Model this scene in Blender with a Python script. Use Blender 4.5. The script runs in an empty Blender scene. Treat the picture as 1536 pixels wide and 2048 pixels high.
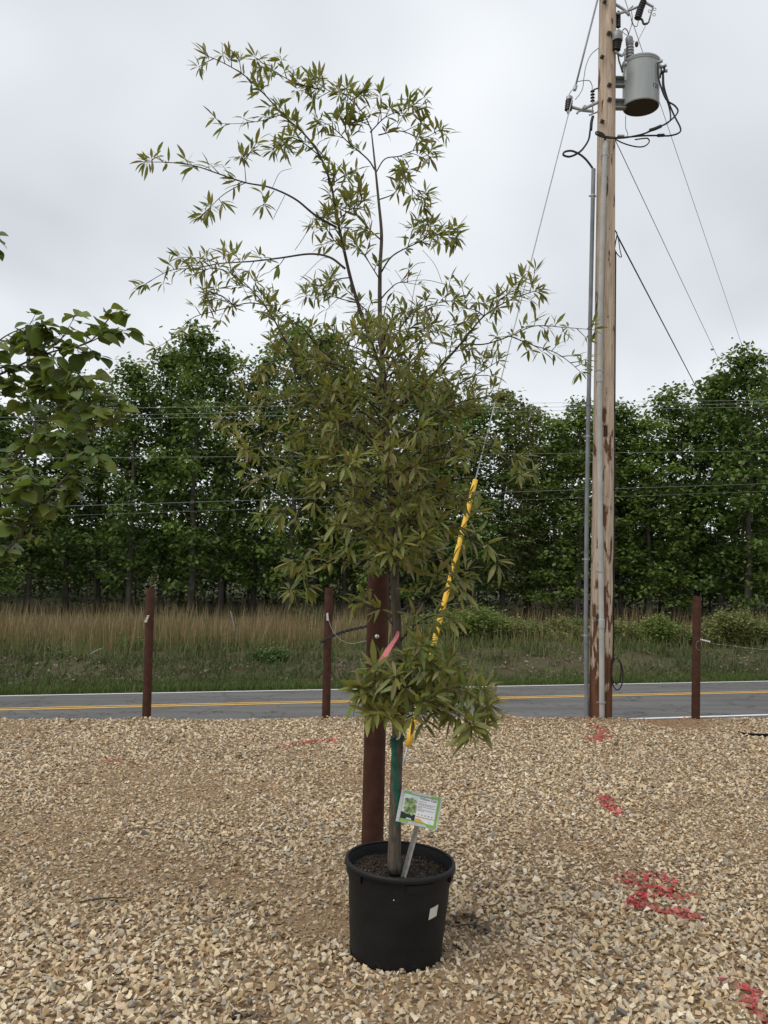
import bpy, bmesh, math, random
import numpy as np
from mathutils import Vector, Matrix, Euler

random.seed(7)
rng = np.random.default_rng(11)
scene = bpy.context.scene
COL = scene.collection
R = math.radians

# ------------------------------------------------------------------ camera
CAM_H = 1.55
F = 1690.0
PITCH = math.atan((1105 - 1024) / F)
ROLL = R(1.2)
cam_d = bpy.data.cameras.new('camera')
cam = bpy.data.objects.new('camera', cam_d)
COL.objects.link(cam)
cam_d.sensor_fit = 'VERTICAL'
cam_d.sensor_height = 24.0
cam_d.lens = 24.0 * F / 2048.0
cam_d.clip_start = 0.05
cam_d.clip_end = 3000
CM = Matrix.Translation((0, 0, CAM_H)) @ Matrix.Rotation(R(90) + PITCH, 4, 'X') @ Matrix.Rotation(ROLL, 4, 'Z')
cam.matrix_world = CM
scene.camera = cam

# ------------------------------------------------------------------ world, sun, exposure
SUN_EL, SUN_AZ = R(56), R(-128)      # azimuth: from the left, a little behind the camera
world = bpy.data.worlds.new('World')
scene.world = world
world.use_nodes = True
wn, wl = world.node_tree.nodes, world.node_tree.links
wn.clear()
out = wn.new('ShaderNodeOutputWorld')
bg = wn.new('ShaderNodeBackground')
bg.inputs['Strength'].default_value = 0.1
sky = wn.new('ShaderNodeTexSky')
sky.sky_type = 'NISHITA'
sky.sun_disc = False
sky.sun_elevation = SUN_EL
sky.sun_rotation = SUN_AZ
tc = wn.new('ShaderNodeTexCoord')
sep = wn.new('ShaderNodeSeparateXYZ')
wl.new(tc.outputs['Generated'], sep.inputs[0])
absz = wn.new('ShaderNodeMath'); absz.operation = 'ABSOLUTE'; wl.new(sep.outputs['Z'], absz.inputs[0])
addz = wn.new('ShaderNodeMath'); addz.operation = 'ADD'; addz.inputs[1].default_value = 0.35; wl.new(absz.outputs[0], addz.inputs[0])
dvx = wn.new('ShaderNodeMath'); dvx.operation = 'DIVIDE'; wl.new(sep.outputs['X'], dvx.inputs[0]); wl.new(addz.outputs[0], dvx.inputs[1])
dvy = wn.new('ShaderNodeMath'); dvy.operation = 'DIVIDE'; wl.new(sep.outputs['Y'], dvy.inputs[0]); wl.new(addz.outputs[0], dvy.inputs[1])
cmb = wn.new('ShaderNodeCombineXYZ'); wl.new(dvx.outputs[0], cmb.inputs[0]); wl.new(dvy.outputs[0], cmb.inputs[1])
nz = wn.new('ShaderNodeTexNoise'); nz.inputs['Scale'].default_value = 1.25; nz.inputs['Detail'].default_value = 3.5
nz.inputs['Roughness'].default_value = 0.45; nz.inputs['Distortion'].default_value = 0.3
wl.new(cmb.outputs[0], nz.inputs['Vector'])
rmp = wn.new('ShaderNodeValToRGB')
rmp.color_ramp.elements[0].position = 0.37; rmp.color_ramp.elements[0].color = (0.465, 0.49, 0.525, 1)
rmp.color_ramp.elements[1].position = 0.63; rmp.color_ramp.elements[1].color = (0.715, 0.738, 0.765, 1)
wl.new(nz.outputs['Fac'], rmp.inputs[0])
# thinner, brighter cloud towards the horizon
hzr = wn.new('ShaderNodeMapRange'); hzr.inputs['From Min'].default_value = 0.03; hzr.inputs['From Max'].default_value = 0.34
hzr.inputs['To Min'].default_value = 0.85; hzr.inputs['To Max'].default_value = 0.0
wl.new(sep.outputs['Z'], hzr.inputs['Value'])
mxh = wn.new('ShaderNodeMix'); mxh.data_type = 'RGBA'
mxh.inputs['B'].default_value = (0.76, 0.785, 0.81, 1)
wl.new(hzr.outputs[0], mxh.inputs['Factor']); wl.new(rmp.outputs[0], mxh.inputs['A'])
scl = wn.new('ShaderNodeMix'); scl.data_type = 'RGBA'; scl.blend_type = 'MULTIPLY'; scl.inputs['Factor'].default_value = 1
scl.inputs['B'].default_value = (10, 10, 10, 1)
wl.new(mxh.outputs['Result'], scl.inputs['A'])
mxs = wn.new('ShaderNodeMix'); mxs.data_type = 'RGBA'; mxs.inputs['Factor'].default_value = 0.96
wl.new(sky.outputs[0], mxs.inputs['A']); wl.new(scl.outputs['Result'], mxs.inputs['B'])
wl.new(mxs.outputs['Result'], bg.inputs['Color'])
wl.new(bg.outputs[0], out.inputs['Surface'])

sd = bpy.data.lights.new('sun', 'SUN')
sd.energy = 1.5
sd.angle = R(45)
sd.color = (1.0, 0.95, 0.87)
sun = bpy.data.objects.new('sun', sd)
COL.objects.link(sun)
sdir = Vector((math.sin(SUN_AZ) * math.cos(SUN_EL), math.cos(SUN_AZ) * math.cos(SUN_EL), math.sin(SUN_EL)))
sun.rotation_euler = (-sdir).to_track_quat('-Z', 'Y').to_euler()
sun.location = (0, 0, 30)

scene.view_settings.view_transform = 'Standard'
scene.view_settings.look = 'None'
scene.view_settings.gamma = 1
scene.view_settings.exposure = 0.44

# ------------------------------------------------------------------ helpers
CMR = CM.to_3x3()
def ray(px, py):
    return CMR @ Vector(((px - 768) / F, -(py - 1024) / F, -1))
def P(px, py, Y):
    d = ray(px, py)
    return Vector((0, 0, CAM_H)) + d * (Y / d.y)
SLOPE = 0.047
def G(px, py):
    d = ray(px, py)
    t = CAM_H / (-d.z - SLOPE * d.y)
    return Vector((0, 0, CAM_H)) + d * t

def tag(o, label=None, cat=None, group=None, kind=None):
    if label: o['label'] = label
    if cat: o['category'] = cat
    if group: o['group'] = group
    if kind: o['kind'] = kind
    return o
def empty(name, loc=(0, 0, 0)):
    o = bpy.data.objects.new(name, None)
    o.empty_display_size = 0.1
    o.location = loc
    COL.objects.link(o)
    return o
def attach(o, parent, local=False):
    o.parent = parent
    if not local:
        o.matrix_parent_inverse = Matrix.Translation(-Vector(parent.location)) if parent.type == 'EMPTY' else Matrix.Identity(4)
    return o

class MB:
    def __init__(s):
        s.v, s.f, s.c, s.n = [], [], [], 0
    def add(s, verts, faces, col=None):
        b = s.n
        s.v.extend(tuple(p) for p in verts)
        s.f.extend(tuple(i + b for i in f) for f in faces)
        if col is not None: s.c.extend([col] * len(verts))
        s.n += len(verts)
        return s
    def tube(s, pts, rad, n=8, caps=True, col=None):
        pts = [Vector(p) for p in pts]
        if not hasattr(rad, '__len__'): rad = [rad] * len(pts)
        V, Fc = [], []
        t0 = (pts[1] - pts[0]).normalized()
        ref = Vector((0, 0, 1)) if abs(t0.z) < 0.9 else Vector((1, 0, 0))
        u = t0.cross(ref).normalized()
        for i, p in enumerate(pts):
            a = pts[max(i - 1, 0)]; b = pts[min(i + 1, len(pts) - 1)]
            t = (b - a)
            t = t.normalized() if t.length > 1e-9 else t0
            u = (u - t * u.dot(t))
            u = u.normalized() if u.length > 1e-6 else t.orthogonal().normalized()
            w = t.cross(u)
            for k in range(n):
                an = 2 * math.pi * k / n
                V.append(p + (u * math.cos(an) + w * math.sin(an)) * rad[i])
        m = len(pts)
        for i in range(m - 1):
            for k in range(n):
                k2 = (k + 1) % n
                Fc.append((i * n + k, i * n + k2, (i + 1) * n + k2, (i + 1) * n + k))
        if caps:
            Fc.append(tuple(range(n - 1, -1, -1)))
            Fc.append(tuple((m - 1) * n + k for k in range(n)))
        return s.add(V, Fc, col)
    def lathe(s, prof, origin=(0, 0, 0), axis=(0, 0, 1), n=32, cap0=True, cap1=True, col=None):
        q = Vector((0, 0, 1)).rotation_difference(Vector(axis).normalized())
        o = Vector(origin)
        V, Fc = [], []
        for r, z in prof:
            for k in range(n):
                a = 2 * math.pi * k / n
                V.append(o + q @ Vector((r * math.cos(a), r * math.sin(a), z)))
        m = len(prof)
        for i in range(m - 1):
            for k in range(n):
                k2 = (k + 1) % n
                Fc.append((i * n + k, i * n + k2, (i + 1) * n + k2, (i + 1) * n + k))
        if cap0: Fc.append(tuple(range(n - 1, -1, -1)))
        if cap1: Fc.append(tuple((m - 1) * n + k for k in range(n)))
        return s.add(V, Fc, col)
    def box(s, c, sx, sy, sz, rot=None):
        M = rot.to_3x3() if rot is not None else Matrix.Identity(3)
        c = Vector(c)
        V = [c + M @ Vector((x * sx / 2, y * sy / 2, z * sz / 2)) for x in (-1, 1) for y in (-1, 1) for z in (-1, 1)]
        Fc = [(0, 1, 3, 2), (4, 6, 7, 5), (0, 4, 5, 1), (2, 3, 7, 6), (0, 2, 6, 4), (1, 5, 7, 3)]
        return s.add(V, Fc)
    def build(s, name, mat, parent=None, smooth=False, auto=None):
        me = bpy.data.meshes.new(name)
        me.from_pydata(s.v, [], s.f)
        if s.c:
            at = me.color_attributes.new('Col', 'FLOAT_COLOR', 'POINT')
            at.data.foreach_set('color', np.array([(c[0], c[1], c[2], 1) for c in s.c], dtype=np.float32).ravel())
        me.materials.append(mat)
        if smooth:
            me.polygons.foreach_set('use_smooth', [True] * len(me.polygons))
        me.update()
        o = bpy.data.objects.new(name, me)
        COL.objects.link(o)
        if smooth and auto is not None:
            try: me.set_sharp_from_angle(angle=R(auto))
            except Exception: pass
        if parent is not None: attach(o, parent)
        return o

def npmesh(name, V, T, mat, C=None, parent=None, smooth=False, quads=False):
    """fast mesh from numpy arrays: V (n,3), T (m,3|4)"""
    me = bpy.data.meshes.new(name)
    k = T.shape[1]
    me.vertices.add(len(V)); me.vertices.foreach_set('co', V.astype(np.float32).ravel())
    me.loops.add(T.size); me.loops.foreach_set('vertex_index', T.astype(np.int32).ravel())
    me.polygons.add(len(T))
    me.polygons.foreach_set('loop_start', np.arange(0, T.size, k, dtype=np.int32))
    me.polygons.foreach_set('loop_total', np.full(len(T), k, dtype=np.int32))
    me.polygons.foreach_set('use_smooth', np.full(len(T), bool(smooth)))
    me.update(calc_edges=True)
    if C is not None:
        at = me.color_attributes.new('Col', 'FLOAT_COLOR', 'POINT')
        C4 = np.concatenate([C, np.ones((len(C), 1))], axis=1).astype(np.float32)
        at.data.foreach_set('color', C4.ravel())
    me.materials.append(mat)
    o = bpy.data.objects.new(name, me)
    COL.objects.link(o)
    if parent is not None: attach(o, parent)
    return o

def vnoise(x, y, seed=0):
    x = np.asarray(x, float); y = np.asarray(y, float)
    xi = np.floor(x).astype(np.int64); yi = np.floor(y).astype(np.int64)
    fx = x - xi; fy = y - yi
    fx = fx * fx * (3 - 2 * fx); fy = fy * fy * (3 - 2 * fy)
    def h(a, b):
        n = (a * 374761393 + b * 668265263 + seed * 974634777) & 0x7fffffff
        n = ((n ^ (n >> 13)) * 1274126177) & 0x7fffffff
        return ((n ^ (n >> 16)) & 0xffff) / 65535.0
    return (h(xi, yi) * (1 - fx) + h(xi + 1, yi) * fx) * (1 - fy) + (h(xi, yi + 1) * (1 - fx) + h(xi + 1, yi + 1) * fx) * fy
def fbm(x, y, seed=0, o=4):
    s, a, t = 0, 0.5, 0
    for i in range(o):
        s = s + a * vnoise(np.asarray(x) * 2 ** i, np.asarray(y) * 2 ** i, seed + i); t += a; a *= 0.5
    return s / t

def spline(pts, n=6):
    """Catmull-Rom through Vectors"""
    pts = [Vector(p) for p in pts]
    ex = [pts[0] * 2 - pts[1]] + pts + [pts[-1] * 2 - pts[-2]]
    res = []
    for i in range(1, len(ex) - 2):
        p0, p1, p2, p3 = ex[i - 1], ex[i], ex[i + 1], ex[i + 2]
        for k in range(n):
            t = k / n
            res.append(0.5 * ((2 * p1) + (p2 - p0) * t + (2 * p0 - 5 * p1 + 4 * p2 - p3) * t * t + (-p0 + 3 * p1 - 3 * p2 + p3) * t ** 3))
    res.append(pts[-1])
    return res

# ------------------------------------------------------------------ materials
def pmat(name, col, rough=0.7, metal=0.0, var=0.25, scale=8.0, stretch=(1, 1, 1), col2=None, bump=0.15, bscale=None, spec=0.4, coords='Object', lo=0.35, hi=0.65, detail=5):
    m = bpy.data.materials.new(name); m.use_nodes = True
    n, l = m.node_tree.nodes, m.node_tree.links
    b = n['Principled BSDF']
    b.inputs['Roughness'].default_value = rough
    b.inputs['Metallic'].default_value = metal
    b.inputs['Specular IOR Level'].default_value = spec
    t = n.new('ShaderNodeTexCoord')
    mp = n.new('ShaderNodeMapping'); mp.inputs['Scale'].default_value = stretch
    l.new(t.outputs[coords], mp.inputs['Vector'])
    nz = n.new('ShaderNodeTexNoise'); nz.inputs['Scale'].default_value = scale; nz.inputs['Detail'].default_value = detail
    nz.inputs['Roughness'].default_value = 0.6
    l.new(mp.outputs[0], nz.inputs['Vector'])
    rp = n.new('ShaderNodeValToRGB')
    c2 = col2 if col2 else tuple(c * (1 - var) for c in col)
    c1 = col if col2 else tuple(min(1, c * (1 + var)) for c in col)
    rp.color_ramp.elements[0].position = lo; rp.color_ramp.elements[0].color = (*c2, 1)
    rp.color_ramp.elements[1].position = hi; rp.color_ramp.elements[1].color = (*c1, 1)
    l.new(nz.outputs['Fac'], rp.inputs[0])
    l.new(rp.outputs[0], b.inputs['Base Color'])
    if bump:
        nb = n.new('ShaderNodeTexNoise'); nb.inputs['Scale'].default_value = bscale or scale * 4; nb.inputs['Detail'].default_value = 4
        l.new(mp.outputs[0], nb.inputs['Vector'])
        bp = n.new('ShaderNodeBump'); bp.inputs['Strength'].default_value = bump; bp.inputs['Distance'].default_value = 0.01
        l.new(nb.outputs['Fac'], bp.inputs['Height']); l.new(bp.outputs[0], b.inputs['Normal'])
    return m

def attrmat(name, rough=0.85, spec=0.3, var=0.25, nscale=60, transl=0.0, bump=0.0, tcol=(1.25, 1.3, 0.7)):
    """colour from the mesh's own colour attribute, small noise variation, optional leaf translucency"""
    m = bpy.data.materials.new(name); m.use_nodes = True
    n, l = m.node_tree.nodes, m.node_tree.links
    b = n['Principled BSDF']
    b.inputs['Roughness'].default_value = rough
    b.inputs['Specular IOR Level'].default_value = spec
    a = n.new('ShaderNodeAttribute'); a.attribute_name = 'Col'
    t = n.new('ShaderNodeTexCoord')
    nz = n.new('ShaderNodeTexNoise'); nz.inputs['Scale'].default_value = nscale; nz.inputs['Detail'].default_value = 3
    l.new(t.outputs['Object'], nz.inputs['Vector'])
    mr = n.new('ShaderNodeMapRange'); mr.inputs['From Min'].default_value = 0.3; mr.inputs['From Max'].default_value = 0.7
    mr.inputs['To Min'].default_value = 1 - var; mr.inputs['To Max'].default_value = 1 + var
    l.new(nz.outputs['Fac'], mr.inputs['Value'])
    mx = n.new('ShaderNodeVectorMath'); mx.operation = 'SCALE'
    l.new(a.outputs['Color'], mx.inputs[0]); l.new(mr.outputs[0], mx.inputs['Scale'])
    l.new(mx.outputs[0], b.inputs['Base Color'])
    if bump:
        bp = n.new('ShaderNodeBump'); bp.inputs['Strength'].default_value = bump; bp.inputs['Distance'].default_value = 0.004
        l.new(nz.outputs['Fac'], bp.inputs['Height']); l.new(bp.outputs[0], b.inputs['Normal'])
    if transl:
        tr = n.new('ShaderNodeBsdfTranslucent')
        tv = n.new('ShaderNodeVectorMath'); tv.operation = 'MULTIPLY'; tv.inputs[1].default_value = tcol
        l.new(mx.outputs[0], tv.inputs[0]); l.new(tv.outputs[0], tr.inputs['Color'])
        ms = n.new('ShaderNodeMixShader'); ms.inputs[0].default_value = transl
        l.new(b.outputs[0], ms.inputs[1]); l.new(tr.outputs[0], ms.inputs[2])
        l.new(ms.outputs[0], n['Material Output'].inputs['Surface'])
    return m

M = {}
M['stone'] = attrmat('gravel_stone', 0.9, 0.25, 0.18, 180, bump=0.08)
M['dirt'] = pmat('gravel_dirt', (0.30, 0.21, 0.125), 0.95, col2=(0.17, 0.108, 0.06), scale=22, bump=0.6, bscale=110, spec=0.15)
M['leaf_oak'] = attrmat('oak_leaf', 0.42, 0.45, 0.12, 40, transl=0.36)
M['leaf_broad'] = attrmat('broad_leaf', 0.5, 0.4, 0.14, 30, transl=0.36)
M['leaf_far'] = attrmat('forest_leaf', 0.55, 0.35, 0.1, 3, transl=0.28)
M['grass'] = attrmat('grass_blade', 0.7, 0.2, 0.15, 5, transl=0.25)
M['bark'] = pmat('oak_bark', (0.125, 0.105, 0.078), 0.9, col2=(0.052, 0.043, 0.032), scale=55, stretch=(1, 1, 0.25), bump=0.5, bscale=120)
M['twig'] = pmat('oak_twig', (0.050, 0.040, 0.032), 0.85, var=0.3, scale=30, bump=0.2)
M['bark_left'] = pmat('grey_brown_bark', (0.11, 0.085, 0.065), 0.9, var=0.35, scale=40, bump=0.3)
M['bark_far'] = pmat('forest_bark', (0.075, 0.066, 0.055), 0.95, var=0.35, scale=6, stretch=(1, 1, .3), bump=0.4, bscale=20)
M['rust'] = pmat('rusted_steel', (0.070, 0.029, 0.017), 0.85, col2=(0.040, 0.017, 0.011), scale=14, bump=0.25, bscale=90, spec=0.25)
M['black_plastic'] = pmat('black_nursery_plastic', (0.0045, 0.005, 0.0056), 0.6, var=0.45, scale=7, bump=0.12, bscale=60, spec=0.35)
M['soil'] = attrmat('potting_soil', 0.95, 0.25, 0.3, 120, bump=0.3)
M['asphalt_far'] = None
M['galv'] = pmat('galvanised_steel', (0.33, 0.34, 0.345), 0.5, 0.6, var=0.2, scale=20, bump=0.1)
M['alu'] = pmat('dull_aluminium', (0.46, 0.46, 0.44), 0.45, 0.55, var=0.15, scale=30, bump=0.05)
M['conduit_dark'] = pmat('grey_conduit', (0.155, 0.165, 0.18), 0.6, var=0.18, scale=5, bump=0.05)
M['conduit_light'] = pmat('pale_grey_conduit', (0.34, 0.345, 0.33), 0.6, var=0.12, scale=5, bump=0.05)
M['tank'] = pmat('painted_tank_grey', (0.295, 0.325, 0.325), 0.38, col2=(0.25, 0.275, 0.275), scale=3, stretch=(4, 4, .4), bump=0.03, spec=0.5)
M['rubber'] = pmat('black_rubber', (0.012, 0.012, 0.013), 0.5, var=0.3, scale=20, bump=0.05)
M['insul'] = pmat('dark_insulator', (0.014, 0.012, 0.012), 0.4, var=0.3, scale=20, bump=0.05)
M['porcelain'] = pmat('grey_porcelain', (0.21, 0.215, 0.22), 0.35, var=0.15, scale=10, bump=0.03)
M['wire'] = pmat('bare_wire', (0.13, 0.135, 0.14), 0.55, 0.5, var=0.2, scale=20, bump=0)
M['wire_bright'] = pmat('bright_wire', (0.30, 0.31, 0.30), 0.5, 0.3, var=0.2, scale=20, bump=0)
M['rust_bolt'] = pmat('weathered_bolt', (0.07, 0.06, 0.05), 0.7, 0.4, var=0.3, scale=40, bump=0.2)
M['yellow'] = pmat('yellow_guard', (0.66, 0.40, 0.030), 0.5, var=0.08, scale=6, bump=0.04)
M['pink'] = pmat('pink_flagging', (0.60, 0.17, 0.19), 0.6, var=0.12, scale=20, bump=0.1)
M['teal'] = pmat('green_nursery_tape', (0.012, 0.095, 0.066), 0.55, var=0.35, scale=30, bump=0.3)
M['white'] = pmat('white_plastic', (0.66, 0.66, 0.62), 0.6, var=0.07, scale=20, bump=0.05)
M['ltblue'] = pmat('pale_clip', (0.30, 0.36, 0.42), 0.5, var=0.1, scale=20, bump=0.05)
M['sticker'] = pmat('white_sticker', (0.56, 0.56, 0.50), 0.6, var=0.07, scale=20, bump=0.03)
M['chain'] = pmat('dark_chain', (0.030, 0.029, 0.030), 0.55, 0.5, var=0.3, scale=60, bump=0.15)
M['bulb'] = pmat('bright_bolt', (0.55, 0.55, 0.53), 0.3, 0.8, var=0.2, scale=30, bump=0.05)
M['ink'] = pmat('black_ink', (0.015, 0.015, 0.015), 0.6, var=0.1, scale=10, bump=0)
M['print_white'] = pmat('print_white', (0.74, 0.75, 0.78), 0.45, var=0.03, scale=5, bump=0)
M['print_green'] = pmat('print_green', (0.20, 0.42, 0.075), 0.45, var=0.06, scale=5, bump=0)
M['print_gold'] = pmat('print_gold', (0.62, 0.38, 0.05), 0.45, var=0.06, scale=5, bump=0)
M['print_tan'] = pmat('print_tan', (0.45, 0.28, 0.10), 0.45, var=0.06, scale=5, bump=0)
M['print_grey'] = pmat('print_grey', (0.20, 0.21, 0.25), 0.5, var=0.1, scale=5, bump=0)
M['print_navy'] = pmat('print_navy', (0.05, 0.06, 0.14), 0.5, var=0.1, scale=5, bump=0)
M['print_pale'] = pmat('print_pale', (0.55, 0.64, 0.66), 0.5, var=0.1, scale=20, bump=0)
M['print_black'] = pmat('print_black', (0.012, 0.016, 0.012), 0.5, var=0.2, scale=20, bump=0)
M['print_tree'] = pmat('print_foliage', (0.40, 0.52, 0.22), 0.5, col2=(0.03, 0.06, 0.025), scale=70, bump=0, lo=0.36, hi=0.66)
M['paint_white'] = pmat('road_paint_white', (0.72, 0.72, 0.70), 0.7, var=0.12, scale=14, bump=0.1)
M['paint_yellow'] = pmat('road_paint_yellow', (0.60, 0.36, 0.085), 0.7, var=0.14, scale=14, bump=0.1)
M['litter_green'] = pmat('pale_green_strip', (0.35, 0.52, 0.36), 0.5, var=0.1, scale=20, bump=0)

# wooden pole: pale weathered wood over red-brown treated wood, more of the red towards the butt
def wood_pole():
    m = bpy.data.materials.new('weathered_pole_wood'); m.use_nodes = True
    n, l = m.node_tree.nodes, m.node_tree.links
    b = n['Principled BSDF']; b.inputs['Roughness'].default_value = 0.85; b.inputs['Specular IOR Level'].default_value = 0.25
    t = n.new('ShaderNodeTexCoord')
    def noise(sc, st, det=5, rough=0.6):
        mp = n.new('ShaderNodeMapping'); mp.inputs['Scale'].default_value = st
        l.new(t.outputs['Object'], mp.inputs['Vector'])
        q = n.new('ShaderNodeTexNoise'); q.inputs['Scale'].default_value = sc; q.inputs['Detail'].default_value = det
        q.inputs['Roughness'].default_value = rough
        l.new(mp.outputs[0], q.inputs['Vector']); return q
    grain = noise(40, (1, 1, 0.06))
    patch = noise(7, (1.6, 1.6, 0.42), 6, 0.55)
    pale = n.new('ShaderNodeValToRGB')
    pale.color_ramp.elements[0].position = 0.3; pale.color_ramp.elements[0].color = (0.27, 0.20, 0.14, 1)
    pale.color_ramp.elements[1].position = 0.68; pale.color_ramp.elements[1].color = (0.55, 0.455, 0.355, 1)
    l.new(grain.outputs['Fac'], pale.inputs[0])
    red = n.new('ShaderNodeValToRGB')
    red.color_ramp.elements[0].position = 0.3; red.color_ramp.elements[0].color = (0.05, 0.020, 0.011, 1)
    red.color_ramp.elements[1].position = 0.7; red.color_ramp.elements[1].color = (0.17, 0.075, 0.038, 1)
    l.new(grain.outputs['Fac'], red.inputs[0])
    sx = n.new('ShaderNodeSeparateXYZ'); l.new(t.outputs['Object'], sx.inputs[0])
    zn = n.new('ShaderNodeMapRange'); zn.inputs['From Min'].default_value = -1; zn.inputs['From Max'].default_value = 9
    l.new(sx.outputs['Z'], zn.inputs['Value'])
    th = n.new('ShaderNodeFloatCurve'); cv = th.mapping.curves[0]
    cv.points[0].location = (0, .75); cv.points[1].location = (1, .38)
    for q in ((.06, .72), (.11, .56), (.20, .53), (.32, .45), (.6, .42)): cv.points.new(*q)
    th.mapping.update()
    l.new(zn.outputs[0], th.inputs['Value'])
    th2 = n.new('ShaderNodeMath'); th2.operation = 'SUBTRACT'; th2.inputs[1].default_value = .5; l.new(th.outputs[0], th2.inputs[0]); th = th2
    ad = n.new('ShaderNodeMath'); ad.operation = 'ADD'; l.new(patch.outputs['Fac'], ad.inputs[0]); l.new(th.outputs[0], ad.inputs[1])
    st = n.new('ShaderNodeValToRGB'); st.color_ramp.elements[0].position = 0.50; st.color_ramp.elements[1].position = 0.55
    l.new(ad.outputs[0], st.inputs[0])
    mx = n.new('ShaderNodeMix'); mx.data_type = 'RGBA'
    l.new(st.outputs[0], mx.inputs['Factor']); l.new(pale.outputs[0], mx.inputs['A']); l.new(red.outputs[0], mx.inputs['B'])
    l.new(mx.outputs['Result'], b.inputs['Base Color'])
    hm = n.new('ShaderNodeMath'); hm.operation = 'SUBTRACT'; l.new(grain.outputs['Fac'], hm.inputs[0]); l.new(st.outputs[0], hm.inputs[1])
    bp = n.new('ShaderNodeBump'); bp.inputs['Strength'].default_value = 0.5; bp.inputs['Distance'].default_value = 0.012
    l.new(hm.outputs[0], bp.inputs['Height']); l.new(bp.outputs[0], b.inputs['Normal'])
    return m
M['pole'] = wood_pole()

def asphalt(name, base, dark):
    m = bpy.data.materials.new(name); m.use_nodes = True
    n, l = m.node_tree.nodes, m.node_tree.links
    b = n['Principled BSDF']; b.inputs['Roughness'].default_value = 0.9; b.inputs['Specular IOR Level'].default_value = 0.25
    t = n.new('ShaderNodeTexCoord')
    def noise(sc, st=(1, 1, 1), det=4):
        mp = n.new('ShaderNodeMapping'); mp.inputs['Scale'].default_value = st; mp.inputs['Rotation'].default_value = (0, 0, -math.atan(0.25))
        l.new(t.outputs['Object'], mp.inputs['Vector'])
        q = n.new('ShaderNodeTexNoise'); q.inputs['Scale'].default_value = sc; q.inputs['Detail'].default_value = det
        l.new(mp.outputs[0], q.inputs['Vector']); return q, mp
    big, _ = noise(1.2, (0.25, 1.6, 1)); fine, _ = noise(70)
    r1 = n.new('ShaderNodeValToRGB')
    r1.color_ramp.elements[0].position = 0.35; r1.color_ramp.elements[0].color = (*dark, 1)
    r1.color_ramp.elements[1].position = 0.65; r1.color_ramp.elements[1].color = (*base, 1)
    l.new(big.outputs['Fac'], r1.inputs[0])
    mr = n.new('ShaderNodeMapRange'); mr.inputs['From Min'].default_value = .3; mr.inputs['From Max'].default_value = .7
    mr.inputs['To Min'].default_value = 0.72; mr.inputs['To Max'].default_value = 1.28
    l.new(fine.outputs['Fac'], mr.inputs['Value'])
    mu = n.new('ShaderNodeVectorMath'); mu.operation = 'SCALE'; l.new(r1.outputs[0], mu.inputs[0]); l.new(mr.outputs[0], mu.inputs['Scale'])
    vo = n.new('ShaderNodeTexVoronoi'); vo.feature = 'DISTANCE_TO_EDGE'; vo.inputs['Scale'].default_value = 0.8
    wp, mp2 = noise(2.5)
    va = n.new('ShaderNodeVectorMath'); va.operation = 'ADD'; l.new(t.outputs['Object'], va.inputs[0]); l.new(wp.outputs['Color'], va.inputs[1])
    l.new(va.outputs[0], vo.inputs['Vector'])
    cr = n.new('ShaderNodeValToRGB'); cr.color_ramp.elements[0].position = 0.006; cr.color_ramp.elements[0].color = (.35, .35, .35, 1)
    cr.color_ramp.elements[1].position = 0.022; cr.color_ramp.elements[1].color = (1, 1, 1, 1)
    l.new(vo.outputs['Distance'], cr.inputs[0])
    mm = n.new('ShaderNodeMix'); mm.data_type = 'RGBA'; mm.blend_type = 'MULTIPLY'; mm.inputs['Factor'].default_value = 0.8
    l.new(mu.outputs[0], mm.inputs['A']); l.new(cr.outputs[0], mm.inputs['B'])
    l.new(mm.outputs['Result'], b.inputs['Base Color'])
    bp = n.new('ShaderNodeBump'); bp.inputs['Strength'].default_value = 0.35; bp.inputs['Distance'].default_value = 0.006
    l.new(fine.outputs['Fac'], bp.inputs['Height']); l.new(bp.outputs[0], b.inputs['Normal'])
    return m
M['asphalt'] = asphalt('asphalt', (0.137, 0.134, 0.130), (0.098, 0.097, 0.096))

# terrain beyond the road: litter, earth and turf patches
M['turf'] = pmat('bank_turf', (0.075, 0.085, 0.035), 0.95, col2=(0.085, 0.062, 0.045), scale=1.6, bump=0.8, bscale=14, spec=0.1)

# ------------------------------------------------------------------ terrain
T_ROAD = 0.25
POSTS = [((293, 1437), (301, 1177)), ((652, 1434), (658, 1176)), ((1391, 1424), (1394, 1193))]
post_base = [G(*b) for b, t in POSTS]
post_base[2] = P(1391, 1426, 10.9)
YP = 10.95
pole_base = P(1201, 1432, YP)
mounds = [(p.x, p.y, 0.028, 0.22) for p in post_base] + [(pole_base.x, pole_base.y - .1, 0.02, 0.4)]
for q, a, s in (((970, 1446), .055, .25), ((1010, 1446), .045, .2), ((1130, 1448), .02, .3)):
    g = G(*q); mounds.append((g.x, g.y, a, s))
prof_s = np.array([-400, 10.2, 10.4, 10.64, 13.83, 16.84, 17.02, 17.15, 17.7, 18.8, 20.0, 21.5, 25, 30, 60, 120, 420])
prof_z = np.array([-.58, -.58, -.60, -.62, -.85, -1.14, -1.155, -1.165, -1.17, -.97, -.78, -.76, -.9, -1.1, -1.1, -1.6, -3])
def road_z(s): return np.interp(s, prof_s, prof_z)
EDGE0, EDGET = 10.40, 0.143
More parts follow.
